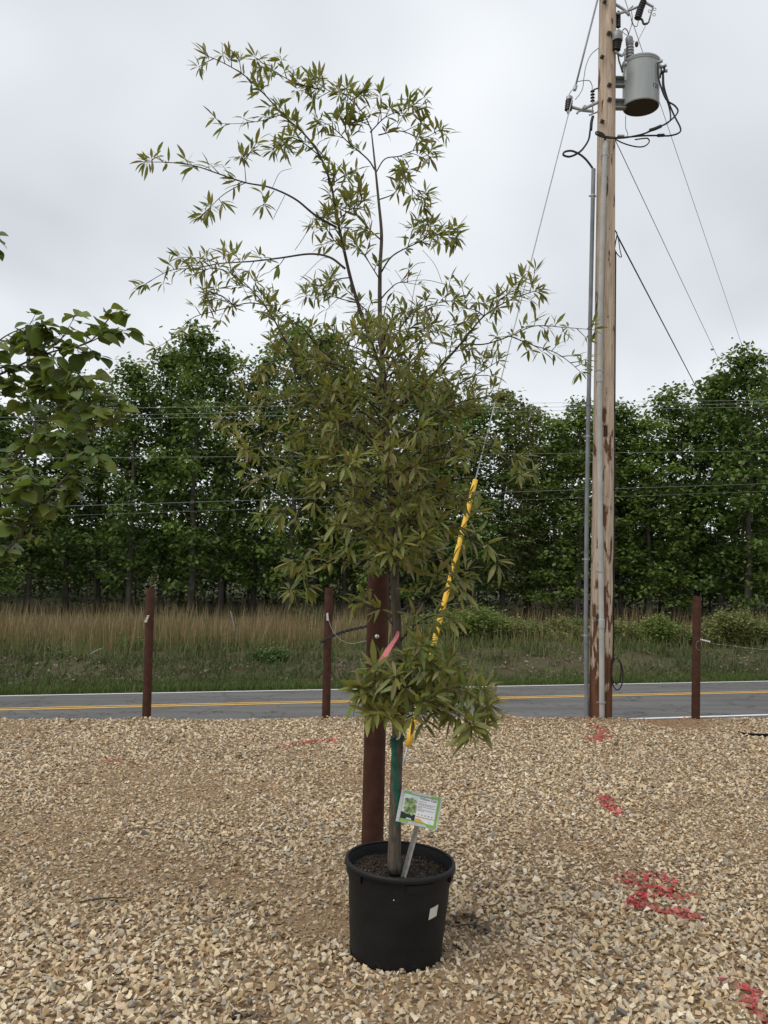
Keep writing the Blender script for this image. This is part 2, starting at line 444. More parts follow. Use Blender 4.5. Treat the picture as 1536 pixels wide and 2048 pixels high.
def terr(x, y):
    x = np.asarray(x, float); y = np.asarray(y, float)
    s = y - T_ROAD * x
    e = y - EDGET * x + 0.10 * (vnoise(x * 1.3, y * 0.2, 3) - .5)
    xb = np.clip(x, -30, 30); yb = np.clip(y, -30, 30)
    grav = -SLOPE * yb + 0.030 * (fbm(xb * .9, yb * .9, 5) - .5)
    for mx, my, a, sg in mounds:
        grav = grav + a * np.exp(-((x - mx) ** 2 + (y - my) ** 2) / (2 * sg * sg))
    far = road_z(s) - 0.03
    bank = (s > 17.1)
    far = far + np.where(bank, 0.03 + 0.12 * (fbm(xb * .7, s * .8, 9) - .5) * np.clip((s - 17.1) / 1.5, 0, 1), 0)
    k = np.clip((e - EDGE0) / 0.30, 0, 1); k = k * k * (3 - 2 * k)
    return grav * (1 - k) + far * k

xs = np.unique(np.concatenate([np.linspace(-400, -30, 16), np.linspace(-30, -8, 40), np.linspace(-8, 8, 180), np.linspace(8, 30, 40), np.linspace(30, 400, 16)]))
ss = np.unique(np.concatenate([np.linspace(-60, 0, 12), np.linspace(0, 9, 90), np.linspace(9, 13, 60), np.linspace(13, 17, 10), np.linspace(17, 26, 80), np.linspace(26, 60, 30), np.linspace(60, 420, 20)]))
XX, SS = np.meshgrid(xs, ss)
YY = SS + T_ROAD * np.clip(XX, -400, 400)
ZZ = terr(XX, YY)
V = np.stack([XX, YY, ZZ], -1).reshape(-1, 3)
nx, ns = len(xs), len(ss)
I = np.arange(nx * ns).reshape(ns, nx)
Q = np.stack([I[:-1, :-1], I[:-1, 1:], I[1:, 1:], I[1:, :-1]], -1).reshape(-1, 4)
ground = npmesh('ground', V, Q, M['dirt'], smooth=True)
ground.data.materials.append(M['turf'])
sc = (SS[:-1, :-1] + SS[1:, 1:]).ravel() / 2
ground.data.polygons.foreach_set('material_index', (sc > 14).astype(np.int32))
tag(ground, 'gravel lot and grassy verge ground sheet', 'ground', kind='structure')

# ------------------------------------------------------------------ road
def strip(s0, s1, lift, name, mat, parent=None, x0=-160, x1=160, n=80, wob=0.0):
    """a sheet following the road between two road offsets"""
    sv = sorted(set([s0, s1] + [s for s in (10.4, 10.64, 13.83, 16.84) if s0 < s < s1]))
    xs_ = np.linspace(x0, x1, n)
    V, Fc = [], []
    for i, x in enumerate(xs_):
        for j, s in enumerate(sv):
            w = wob * (float(fbm(x * 1.5, s, 21)) - .5) if j in (0, len(sv) - 1) else 0
            V.append((x, s + w + T_ROAD * x, float(road_z(s)) + lift))
    m = len(sv)
    for i in range(n - 1):
        for j in range(m - 1):
            Fc.append((i * m + j, (i + 1) * m + j, (i + 1) * m + j + 1, i * m + j + 1))
    return MB().add(V, Fc).build(name, mat, parent)
road = strip(10.30, 17.04, 0.0, 'road', M['asphalt'], n=260, wob=0.06)
tag(road, 'two lane grey asphalt road with yellow centre lines', 'road', kind='structure')
strip(10.58, 10.71, 0.005, 'edge_line', M['paint_white'], road, n=160)
strip(16.76, 16.90, 0.005, 'edge_line', M['paint_white'], road, n=160)
strip(13.64, 13.775, 0.005, 'centre_line', M['paint_yellow'], road, n=160)
strip(13.89, 14.025, 0.005, 'centre_line', M['paint_yellow'], road, n=160)

# ------------------------------------------------------------------ gravel stones
def hull_protos(n, k, seed):
    r = np.random.default_rng(seed); out = []
    for i in range(n):
        bm = bmesh.new()
        p = r.normal(size=(k, 3)); p /= np.linalg.norm(p, axis=1)[:, None]
        p *= r.uniform(.72, 1.12, size=(k, 1))
        for q in p: bm.verts.new(q)
        bmesh.ops.convex_hull(bm, input=bm.verts)
        bm.verts.ensure_lookup_table()
        loose = [v for v in bm.verts if not v.link_faces]
        bmesh.ops.delete(bm, geom=loose, context='VERTS')
        bmesh.ops.triangulate(bm, faces=bm.faces)
        bm.verts.index_update()
        V = np.array([v.co[:] for v in bm.verts]); T = np.array([[v.index for v in f.verts] for f in bm.faces])
        bm.free(); out.append((V, T))
    return out
def rot_mats(n, r):
    q = r.normal(size=(n, 4)); q /= np.linalg.norm(q, axis=1)[:, None]
    w, x, y, z = q.T
    return np.stack([np.stack([1 - 2 * (y * y + z * z), 2 * (x * y - z * w), 2 * (x * z + y * w)], -1),
                     np.stack([2 * (x * y + z * w), 1 - 2 * (x * x + z * z), 2 * (y * z - x * w)], -1),
                     np.stack([2 * (x * z - y * w), 2 * (y * z + x * w), 1 - 2 * (x * x + y * y)], -1)], -2)
def scatter(pos, size, col, protos, r, flat=0.62, tilt=0.35):
    """instances of prototype hulls written into one vertex/triangle array"""
    Vs, Ts, Cs, base = [], [], [], 0
    n = len(pos); pick = r.integers(0, len(protos), n)
    for k, (pv, pt) in enumerate(protos):
        idx = np.where(pick == k)[0]
        if len(idx) == 0: continue
        m = len(idx)
        Rm = rot_mats(m, r)
        v = np.einsum('nij,vj->nvi', Rm, pv)
        stretch = np.stack([r.uniform(.85, 1.22, m), r.uniform(.75, 1.0, m), r.uniform(flat * .75, flat * 1.3, m)], -1)
        v = v * stretch[:, None, :]
        a = r.uniform(0, 2 * np.pi, m); ca, sa = np.cos(a), np.sin(a)
        tx, ty = r.normal(0, tilt, m), r.normal(0, tilt, m)
        v[..., 2] += v[..., 0] * tx[:, None] + v[..., 1] * ty[:, None]
        x = v[..., 0] * ca[:, None] - v[..., 1] * sa[:, None]; y = v[..., 0] * sa[:, None] + v[..., 1] * ca[:, None]
        v = np.stack([x, y, v[..., 2]], -1) * size[idx][:, None, None] + pos[idx][:, None, :]
        Vs.append(v.reshape(-1, 3))
        Ts.append((pt[None] + (np.arange(m) * len(pv))[:, None, None] + base).reshape(-1, 3))
        Cs.append(np.repeat(col[idx], len(pv), axis=0))
        base += m * len(pv)
    return np.concatenate(Vs), np.concatenate(Ts), np.concatenate(Cs)

def jgrid(y0, y1, sp, r):
    ys = np.arange(y0, y1, sp); P_ = []
    for y in ys:
        hw = 0.50 * y + 0.7
        x = np.arange(-hw, hw, sp)
        P_.append(np.stack([x + r.uniform(-.5, .5, len(x)) * sp, y + r.uniform(-.5, .5, len(x)) * sp], -1))
    return np.concatenate(P_)
r = np.random.default_rng(5)
sets = []
for y0, y1, sp, s0, s1 in ((2.3, 4.4, .0232, .0105, .0262), (4.4, 6.4, .0245, .011, .0245), (6.4, 8.6, .031, .013, .026), (8.6, 11.8, .038, .015, .028)):
    p = jgrid(y0, y1, sp, r)
    s = s0 + (s1 - s0) * r.beta(1.3, 2.2, len(p))
    big = r.random(len(p)) < .012
    s[big] *= r.uniform(1.2, 1.6, big.sum())
    sets.append((p, s))
pp = np.concatenate([a for a, b in sets]); sz = np.concatenate([b for a, b in sets])
e = pp[:, 1] - EDGET * pp[:, 0] + 0.10 * (vnoise(pp[:, 0] * 1.3, pp[:, 1] * .2, 3) - .5)
keep = e < EDGE0 + 0.16 + .13 * r.random(len(pp)) ** 2 + .05 * vnoise(pp[:, 0] * 6, pp[:, 1] * 6, 8)
# bare dirt patches carry fewer, smaller stones
bare = np.clip((fbm(pp[:, 0] * .75, pp[:, 1] * .55, 31) - .58) * 5, 0, 1)
def near(px, py, rad, soft=.5):
    g = G(px, py); d = np.hypot(pp[:, 0] - g.x, pp[:, 1] - g.y)
    return np.clip((rad - d) / (rad * soft), 0, 1)
dirtp = np.maximum.reduce([near(640, 1850, .26), near(1350, 1447, .5) * 1.2, near(1265, 1443, .3) * .5, near(300, 1560, .9) * .45, near(860, 1870, .25) * .4])
bare = np.clip(np.maximum(bare * .6, dirtp), 0, 1)
keep &= r.random(len(pp)) > bare * .3
pp, sz, bare, dirtp = pp[keep], sz[keep], bare[keep], dirtp[keep]
sz *= 1 - .35 * bare
# keep stones out of the posts and the pot
n = len(pp)
pal = np.array([(.56, .43, .27), (.62, .51, .355), (.52, .40, .28), (.46, .40, .315), (.40, .28, .16), (.70, .62, .49), (.33, .29, .235), (.24, .165, .10), (.15, .135, .12)])
pw = np.array([.23, .19, .18, .12, .10, .075, .06, .03, .015]); pw /= pw.sum()
col = pal[r.choice(len(pal), n, p=pw)] * r.uniform(.8, 1.14, (n, 1)) * np.array([0.98, 0.99, 0.97])
tone = fbm(pp[:, 0] * .6 + 7, pp[:, 1] * .6, 41)
col *= (0.90 + .26 * (tone - .35))[:, None]
col = col * (1 - .38 * bare[:, None]) + np.array([.24, .145, .07]) * (.38 * bare[:, None])
clay = near(1350, 1447, .55) * .8
clay = np.maximum.reduce([clay, near(985, 1440, .45) * .5, near(1170, 1440, .5) * .45, near(652, 1437, .3) * .4, near(1060, 1440, .4) * .3])
col = col * (1 - clay[:, None]) + np.array([.22, .085, .038]) * clay[:, None]
# marking paint sprayed on the stones: strokes given as ground points
def stroke(pts, w, dens, colr=(.36, .035, .05)):
    global col
    w = w * 1.35
    g = [G(*q) for q in pts]
    d = np.full(n, 9.)
    for a, b in zip(g[:-1], g[1:]):
        ab = np.array([b.x - a.x, b.y - a.y]); ap = pp - np.array([a.x, a.y])
        t = np.clip((ap @ ab) / (ab @ ab + 1e-9), 0, 1)
        d = np.minimum(d, np.hypot(*(ap - t[:, None] * ab).T))
    pr = np.clip((w - d) / (w * .6), 0, 1) * dens * (0.45 + 1.0 * fbm(pp[:, 0] * 9, pp[:, 1] * 9, 77))
    hit = r.random(n) < pr
    k = np.where(hit, r.uniform(.6, 1.0, n), 0) + np.where(~hit, pr * .28, 0)
    k = np.clip(k, 0, 1)[:, None]
    col = col * (1 - k) + np.array(colr) * r.uniform(.75, 1.5, (n, 1)) * k
stroke([(1275, 1770), (1335, 1790)], .13, .35)
stroke([(1268, 1748), (1285, 1745), (1300, 1752), (1330, 1757), (1345, 1770)], .04, .9)
stroke([(1262, 1762), (1290, 1775), (1325, 1785), (1355, 1795)], .045, 1.2)
stroke([(1300, 1780), (1275, 1805), (1265, 1812)], .04, 1.1)
stroke([(1262, 1808), (1310, 1818), (1345, 1825), (1385, 1835)], .045, 1.1)
stroke([(1470, 1975), (1500, 1985), (1500, 2015), (1530, 2046)], .035, 1.0)
stroke([(1207, 1596), (1214, 1610), (1228, 1620), (1234, 1628)], .05, 1.2)
stroke([(1190, 1456), (1204, 1466), (1196, 1480)], .10, .75, (.30, .035, .035))
stroke([(570, 1492), (600, 1487), (640, 1484), (665, 1480)], .07, .85, (.42, .07, .08))
stroke([(205, 1524), (240, 1524)], .06, .55, (.42, .09, .09))
stroke([(300, 1520), (310, 1521)], .04, .4, (.42, .12, .11))
stroke([(580, 1532), (600, 1534)], .04, .4, (.12, .25, .20))
# dark potting soil spilled by the pot
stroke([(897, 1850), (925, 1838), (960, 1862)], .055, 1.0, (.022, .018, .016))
stroke([(700, 1560), (715, 1562)], .05, .3, (.03, .028, .025))
stroke([(190, 1800), (235, 1805)], .03, .5, (.06, .05, .04))
stroke([(440, 2036), (540, 2040)], .03, .8, (.03, .03, .03))
zz = terr(pp[:, 0], pp[:, 1])
pos = np.stack([pp[:, 0], pp[:, 1], zz + sz * r.uniform(-.05, .85, n) * (1 - .5 * bare)], -1)
hi = hull_protos(36, 8, 1); lo = hull_protos(24, 7, 2)
nearm = pp[:, 1] < 4.6
V1, T1, C1 = scatter(pos[nearm], sz[nearm], col[nearm], hi, r)
V2, T2, C2 = scatter(pos[~nearm], sz[~nearm], col[~nearm], lo, r, flat=.5)
V = np.concatenate([V1, V2]); T = np.concatenate([T1, T2 + len(V1)]); C = np.concatenate([C1, C2])
# small chippings between the stones
q = np.concatenate([jgrid(2.4, 5.2, .024, r), jgrid(5.2, 8, .045, r)])
q = q[r.random(len(q)) < .8]; ns_ = len(q)
ccol = pal[r.choice(len(pal), ns_, p=pw)] * r.uniform(.6, 1.0, (ns_, 1)) * .8 + np.array([.10, .065, .035]) * .3
sp_ = np.stack([q[:, 0], q[:, 1], terr(q[:, 0], q[:, 1]) + .002], -1)
V3, T3, C3 = scatter(sp_, r.uniform(.003, .0075, ns_), ccol, hull_protos(8, 5, 3), r, .8)
T = np.concatenate([T, T3 + len(V)]); V = np.concatenate([V, V3]); C = np.concatenate([C, C3])
print('stones', n, 'tris', len(T))
gravel = npmesh('gravel', V, T, M['stone'], C)
tag(gravel, 'loose tan and cream crushed gravel with red marking paint', 'gravel', kind='stuff')
# ------------------------------------------------------------------ leaves as arrays
def leaf_arrays(pos, dirs, nrm, length, width, col, pv, pt):
    """pv: prototype verts (x along the leaf 0..1, y across, z up); returns V,T,C"""
    d = dirs / np.linalg.norm(dirs, axis=1)[:, None]
    nn = nrm - d * (nrm * d).sum(1)[:, None]
    nn /= np.linalg.norm(nn, axis=1)[:, None] + 1e-9
    b = np.cross(nn, d)
    m = len(pos)
    v = pos[:, None, :] + d[:, None, :] * (pv[None, :, 0:1] * length[:, None, None]) + b[:, None, :] * (pv[None, :, 1:2] * width[:, None, None]) + nn[:, None, :] * (pv[None, :, 2:3] * length[:, None, None])
    T = (pt[None] + (np.arange(m) * len(pv))[:, None, None]).reshape(-1, 3)
    return v.reshape(-1, 3), T, np.repeat(col, len(pv), axis=0)
DIA_V = np.array([(0, 0, 0), (.45, .5, -.05), (1, 0, -.12), (.45, -.5, -.05)], float)
DIA_T = np.array([(0, 3, 2), (0, 2, 1)])

# ------------------------------------------------------------------ distant wooded hill
hx = np.linspace(-260, 300, 240); hy = np.linspace(150, 215, 14)
HX, HY = np.meshgrid(hx, hy)
t = (HY - 150) / 65
HZ = -3 + t ** .6 * (7.6 + 3.0 * fbm(HX * .02, HY * .01, 61)) + 2.2 * (fbm(HX * .35, HY * .35, 62) - .5)
I = np.arange(HX.size).reshape(HX.shape)
Q = np.stack([I[:-1, :-1], I[:-1, 1:], I[1:, 1:], I[1:, :-1]], -1).reshape(-1, 4)
M['hill'] = pmat('hill_canopy', (0.055, 0.085, 0.030), 0.95, col2=(0.025, 0.042, 0.018), scale=.35, bump=0.9, bscale=1.2, spec=0.1)
tag(npmesh('distant_hill', np.stack([HX, HY, HZ], -1).reshape(-1, 3), Q, M['hill']), 'low wooded hill far behind the trees', 'hill', kind='structure')

# ------------------------------------------------------------------ forest trees
def forest_tree(seed, H, rad, nl, dens, tint):
    r = np.random.default_rng(seed)
    root = empty('forest_tree')
    n = 14
    wob = np.cumsum(r.normal(0, .035, (n, 2)), axis=0)
    tp = [Vector((wob[i, 0], wob[i, 1], H * .97 * i / (n - 1))) for i in range(n)]
    tb = MB().tube(tp, [0.115 * (1 - i / (n - 1)) ** .8 * H / 11 + .012 for i in range(n)], 7)
    tb.build('trunk', M['bark_far'], root, smooth=True)
    lb = MB(); Pz, Dz, Cz, Lz = [], [], [], []
    for k in range(nl):
        u = (k + r.random()) / nl
        h = H * (.10 + .87 * u ** .85)
        prof = np.interp(u, [0, .2, .45, .75, 1], [.75, 1.0, .95, .62, .16])
        L = rad * prof * r.uniform(.65, 1.2)
        az = k * 2.39996 + r.normal(0, .4)
        el = np.interp(u, [0, .5, 1], [.15, .5, 1.15]) + r.normal(0, .15)
        b0 = Vector((np.interp(h / H / .97, np.linspace(0, 1, n), wob[:, 0]), np.interp(h / H / .97, np.linspace(0, 1, n), wob[:, 1]), min(h, H * .96)))
        d = Vector((math.cos(az) * math.cos(el), math.sin(az) * math.cos(el), math.sin(el)))
        pts = [b0, b0 + d * L * .5 + Vector((0, 0, .06 * L)), b0 + d * L]
        lb.tube(pts, [.028 * (1 - .6 * u), .016, .005], 4, caps=False)
        shade = r.uniform(.72, 1.25)
        for c in range(int(3 + L * 2.2)):
            q = r.uniform(.3, 1.05)
            cpos = np.array(b0 + d * L * q) + r.normal(0, (.20, .20, .13), 3)
            m = int(.80 * dens * r.uniform(.35, 1.65))
            s = r.uniform(.16, .34)
            pts_ = cpos + r.normal(0, (s, s, s * .55), (m, 3))
            Pz.append(pts_)
            a = r.uniform(0, 2 * np.pi, m)
            Dz.append(np.stack([np.cos(a), np.sin(a), r.uniform(-1.1, .15, m)], -1))
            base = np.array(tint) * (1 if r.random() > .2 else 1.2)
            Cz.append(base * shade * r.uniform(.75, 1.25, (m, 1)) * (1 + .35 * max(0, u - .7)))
            Lz.append(r.uniform(.13, .25, m))
    lb.build('limbs', M['bark_far'], root)
    P_ = np.concatenate(Pz); D_ = np.concatenate(Dz); C_ = np.concatenate(Cz); L_ = np.concatenate(Lz)
    N_ = np.stack([r.normal(0, .5, len(P_)), r.normal(0, .5, len(P_)), np.ones(len(P_))], -1)
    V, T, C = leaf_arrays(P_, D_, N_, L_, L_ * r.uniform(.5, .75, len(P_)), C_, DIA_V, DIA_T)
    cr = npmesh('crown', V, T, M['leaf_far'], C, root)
    return root
def copy_tree(o, parent=None):
    c = o.copy(); COL.objects.link(c); c.parent = parent
    for ch in o.children: copy_tree(ch, c)
    return c
protos = [forest_tree(100 + i, 11, (1.9, 1.7, 2.1, 1.65, 1.9, 1.75)[i], (56, 50, 60, 46, 54, 52)[i], (34, 30, 33, 30, 30, 27)[i],
                      ((.100, .152, .034), (.118, .172, .038), (.090, .143, .034), (.122, .172, .042), (.095, .148, .033), (.14, .16, .05))[i]) for i in range(6)]
# treetops read along the photo: pixel x, pixel y of the top, distance, kind
tops = [(-150, 760, 33, 0), (-70, 800, 34, 1), (5, 800, 32, 2), (75, 760, 33, 1), (150, 742, 34, 0), (215, 760, 35, 3), (275, 712, 33, 4), (335, 690, 35, 2), (398, 650, 33, 0),
        (455, 690, 34, 1), (520, 700, 35, 4), (588, 632, 33, 3), (640, 655, 35, 2), (700, 735, 34, 0), (765, 750, 33, 1), (835, 735, 34, 4), (890, 765, 35, 0),
        (955, 800, 33, 2), (1015, 768, 34, 5), (1065, 800, 36, 5), (1110, 832, 34, 1), (1155, 795, 33, 3), (1200, 830, 35, 4), (1245, 805, 34, 0), (1300, 830, 33, 1),
        (1345, 768, 34, 3), (1395, 795, 35, 4), (1440, 735, 33, 2), (1492, 695, 32, 0), (1545, 730, 34, 1), (1610, 720, 33, 2), (1690, 760, 34, 0)]
used = set()
rt = random.Random(4)
def place_tree(px, top, Y, k, label, group):
    pt = P(px, top, Y)
    gz = float(terr(pt.x, pt.y)) - .05
    h = pt.z - gz
    if k in used: o = copy_tree(protos[k])
    else: o = protos[k]; used.add(k)
    o.location = (pt.x, pt.y, gz)
    s = h / 11.0
    o.scale = (rt.uniform(.92, 1.12), rt.uniform(.92, 1.12), s)
    o.rotation_euler = (0, 0, rt.uniform(0, 6.28))
    tag(o, label, 'tree', group)
    return o
zones = [(-400, 'behind the broad-leaved tree'), (205, 'opposite the lone rusty post'), (380, 'between the lone post and the chain post'), (560, 'opposite the chain post'), (690, 'right behind the potted oak crown'),
         (905, 'above the big rounded bush'), (1050, 'just left of the utility pole'), (1210, 'just right of the utility pole'), (1330, 'opposite the post with the taut wire'), (1460, 'past the post with the taut wire')]
words = ['tallest', 'second tallest', 'third tallest', 'fourth tallest', 'fifth tallest', 'sixth tallest']
byz = {}
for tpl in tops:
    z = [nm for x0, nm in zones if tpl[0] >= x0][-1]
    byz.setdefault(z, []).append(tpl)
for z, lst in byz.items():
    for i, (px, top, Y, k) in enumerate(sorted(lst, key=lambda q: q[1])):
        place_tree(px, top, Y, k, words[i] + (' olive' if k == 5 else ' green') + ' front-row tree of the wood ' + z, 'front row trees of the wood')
for i in range(22):
    px = -160 + i * 86 + rt.uniform(-22, 22)
    top = np.interp(px, [0, 300, 600, 900, 1200, 1536], [870, 850, 830, 880, 900, 850]) + rt.uniform(-50, 90)
    place_tree(px, top, rt.uniform(39, 47), rt.choice([0, 1, 2, 3, 4]), 'shaded tree deep inside the wood behind the front row', 'trees inside the wood')

# undergrowth between the trunks
r = np.random.default_rng(77)
m = 2600
cx = r.uniform(-26, 30, m); cy = r.uniform(35.5, 52, m)
ch = r.uniform(.1, 3.3, m)
k = 26
P_ = np.repeat(np.stack([cx, cy, terr(cx, cy) + ch], -1), k, 0) + r.normal(0, (.38, .38, .28), (m * k, 3))
a = r.uniform(0, 6.28, m * k)
D_ = np.stack([np.cos(a), np.sin(a), r.uniform(-1, .3, m * k)], -1)
N_ = np.stack([r.normal(0, .5, m * k), r.normal(0, .5, m * k), np.ones(m * k)], -1)
L_ = r.uniform(.14, .26, m * k)
C_ = np.array([.045, .078, .022]) * r.uniform(.6, 1.3, (m * k, 1))
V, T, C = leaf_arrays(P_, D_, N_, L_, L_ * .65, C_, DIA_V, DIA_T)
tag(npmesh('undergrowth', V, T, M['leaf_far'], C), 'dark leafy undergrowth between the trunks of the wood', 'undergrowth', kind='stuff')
# thin saplings and trunks seen in the dark gap under the crowns
for i in range(24):
    px = rt.uniform(-20, 1560); Y = rt.uniform(33, 43)
    b = P(px, 1200, Y); gz = float(terr(b.x, b.y))
    h = rt.uniform(4, 7); ra = rt.uniform(.025, .06)
    lean = rt.uniform(-.25, .25)
    pts = [(b.x, b.y, gz - .1), (b.x + lean * .3, b.y, gz + h * .4), (b.x + lean, b.y, gz + h)]
    root = empty('sapling', (b.x, b.y, gz))
    MB().tube(spline(pts, 3), [ra * (1 - .75 * j / 6) for j in range(7)], 6).build('trunk', M['bark_far'], root, smooth=True)
    m = 160
    pz = np.array([b.x + lean, b.y, gz + h]) + r.normal(0, (.45, .45, .6), (m, 3))
    a = r.uniform(0, 6.28, m)
    L_ = r.uniform(.1, .16, m)
    V, T, C = leaf_arrays(pz, np.stack([np.cos(a), np.sin(a), r.uniform(-1, .2, m)], -1), np.stack([r.normal(0, .5, m), r.normal(0, .5, m), np.ones(m)], -1), L_, L_ * .6, np.array([.055, .095, .025]) * r.uniform(.7, 1.2, (m, 1)), DIA_V, DIA_T)
    npmesh('crown', V, T, M['leaf_far'], C, root)
    tag(root, 'thin dark sapling trunk between the larger trees of the wood', 'sapling', 'saplings in the wood')

# ------------------------------------------------------------------ grass on the bank
TRI_V = np.array([(0, -.5, 0), (0, .5, 0), (.55, .32, .06), (.55, -.32, .06), (1, 0, .22)], float)
TRI_T = np.array([(0, 1, 2), (0, 2, 3), (3, 2, 4)])
def blades(name, x, s, h, w, cols, lean, r, label, cat, seg=True):
    m = len(x)
    y = s + T_ROAD * x
    pos = np.stack([x, y, terr(x, y) - .01], -1)
    a = r.uniform(0, 6.28, m); ln = np.abs(r.normal(0, lean, m))
    d = np.stack([np.cos(a) * ln, np.sin(a) * ln, np.ones(m)], -1)
    b = r.uniform(0, 6.28, m)
    nn = np.stack([np.cos(b), np.sin(b), np.zeros(m)], -1)
    V, T, C = leaf_arrays(pos, d, nn, h, w, cols, TRI_V, TRI_T)
    return tag(npmesh(name, V, T, M['grass'], C), label, cat, kind='stuff')
r = np.random.default_rng(9)
# green verge and bank grass
m = 34000
x = r.uniform(-13, 15, m); s = 17.02 + np.abs(r.normal(0, .62, m)); s = np.minimum(s, 21.5)
h = r.uniform(.06, .19, m) * (.7 + .6 * vnoise(x * 1.1, s * 1.3, 3))
c = np.array([(.085, .135, .035), (.11, .15, .045), (.13, .14, .06), (.065, .115, .03)])[r.integers(0, 4, m)] * r.uniform(.7, 1.2, (m, 1))
blades('verge_grass', x, s, h, r.uniform(.012, .022, m), c, .55, r, 'short green grass along the far edge of the road', 'grass')
m = 36000
x = r.uniform(-14, 16, m); s = r.uniform(17.5, 22.0, m)
pk = fbm(x * .8, s * 1.1, 15); keep = r.random(m) < np.clip((pk - .36) * 4, .12, 1)
x, s, pk = x[keep], s[keep], pk[keep]; m = len(x)
h = r.uniform(.06, .24, m) * (.6 + pk)
c = np.array([(.070, .105, .036), (.095, .125, .045), (.055, .085, .032), (.14, .12, .075), (.12, .115, .06)])[r.choice(5, m, p=[.3, .25, .22, .11, .12])] * r.uniform(.65, 1.2, (m, 1))
blades('bank_grass', x, s, h, r.uniform(.014, .030, m), c, .8, r, 'dark green weedy grass on the slope of the bank', 'grass')
# dry leaf litter on the bank
m = 7000
x = r.uniform(-13, 15, m); s = r.uniform(17.8, 21.0, m)
keep = fbm(x * .9, s * 1.0, 25) > .5
x, s = x[keep], s[keep]; m = len(x); y = s + T_ROAD * x
pos = np.stack([x, y, terr(x, y) + r.uniform(.01, .08, m)], -1); a = r.uniform(0, 6.28, m)
L_ = r.uniform(.05, .12, m)
V, T, C = leaf_arrays(pos, np.stack([np.cos(a), np.sin(a), r.normal(0, .4, m)], -1), np.stack([r.normal(0, .6, m), r.normal(-.3, .6, m), np.ones(m)], -1), L_, L_ * r.uniform(.3, .7, m), np.array([(.19, .15, .115), (.145, .11, .085), (.24, .21, .17)])[r.integers(0, 3, m)] * r.uniform(.7, 1.2, (m, 1)), DIA_V, DIA_T)
tag(npmesh('leaf_litter', V, T, M['grass'], C), 'grey brown dead leaves scattered over the bank', 'leaf litter', kind='stuff')
# tall dry grass on the crest, thick on the left, thinning behind the bushes
m = 30000
x = r.uniform(-18, 20, m); s = 20.0 + r.gamma(2.0, 2.2, m); s = np.minimum(s, 31)
keep = r.random(m) < np.interp(x, [-20, 0, 2, 20], [1, .9, .38, .28]) * np.clip((fbm(x * .7, s * .6, 35) - .25) * 3, .15, 1)
x, s = x[keep], s[keep]; m = len(x)
h = r.uniform(.45, 1.02, m) * (.65 + .55 * vnoise(x * .8, s * .8, 44))
c = np.array([(.30, .215, .125), (.25, .175, .10), (.21, .165, .085), (.35, .27, .165), (.15, .15, .065)])[r.choice(5, m, p=[.3, .25, .17, .13, .15])] * r.uniform(.7, 1.15, (m, 1))
blades('dry_grass', x, s, h, r.uniform(.010, .020, m), c, .14, r, 'tall tan dry grass along the top of the bank', 'grass')
m = 14000
x = r.uniform(-16, 18, m); s = r.uniform(19.2, 24, m)
h = r.uniform(.15, .5, m)
c = np.array([(.11, .15, .045), (.14, .16, .06), (.17, .16, .075)])[r.integers(0, 3, m)] * r.uniform(.7, 1.2, (m, 1))
blades('green_tall_grass', x, s, h, r.uniform(.012, .024, m), c, .3, r, 'fresh green grass mixed into the crest of the bank', 'grass')

# ------------------------------------------------------------------ bushes on the bank
def bush(px, py_top, Y, w, label, tint, seed, dens=1.0, group='green bushes along the wood edge'):
    r = np.random.default_rng(seed)
    top = P(px, py_top, Y); gz = float(terr(top.x, top.y)); h = top.z - gz
    root = empty('bush', (top.x, top.y, gz))
    sb = MB(); Pz = []
    ns = int(16 * dens * w / 1.0) + 8
    for k in range(ns):
        a = r.uniform(0, 6.28); rr = w * .5 * math.sqrt(r.random())
        tipz = h * (1 - .55 * (rr / (w * .5)) ** 2) * r.uniform(.7, 1.06)
        tip = Vector((top.x + math.cos(a) * rr, top.y + math.sin(a) * rr * .7, gz + tipz))
        b0 = Vector((top.x + math.cos(a) * rr * .4, top.y + math.sin(a) * rr * .3, gz - .05))
        pts = spline([b0, b0.lerp(tip, .5) + Vector((r.normal(0, .05), r.normal(0, .05), .06)), tip], 4)
        sb.tube(pts, [.010 * (1 - .7 * i / (len(pts) - 1)) for i in range(len(pts))], 4, caps=False)
        for i in range(2, len(pts)):
            mm = int(40 * dens)
            Pz.append(np.array(pts[i]) + r.normal(0, (.11, .11, .085), (mm, 3)))
    sb.build('stems', M['bark_far'], root)
    P_ = np.concatenate(Pz); m = len(P_); a = r.uniform(0, 6.28, m); L_ = r.uniform(.05, .10, m)
    C_ = np.array(tint) * r.uniform(.6, 1.3, (m, 1))
    V, T, C = leaf_arrays(P_, np.stack([np.cos(a), np.sin(a), r.uniform(-.6, .8, m)], -1), np.stack([r.normal(0, .6, m), r.normal(0, .6, m), np.ones(m)], -1), L_, L_ * .55, C_, DIA_V, DIA_T)
    npmesh('foliage', V, T, M['leaf_far'], C, root)
    tag(root, label, 'bush', group)
G1, G2, G3 = (.155, .205, .050), (.13, .18, .05), (.185, .20, .07)
bush(955, 1212, 22.5, 2.1, 'large bright green rounded bush on the bank, right of the potted oak', G1, 1, 1.2, None)
bush(880, 1222, 23.5, 1.5, 'green bush partly hidden behind the potted oak branches', G2, 2, 1.0, None)
lbl = 'yellowish green low bush along the edge of the wood'
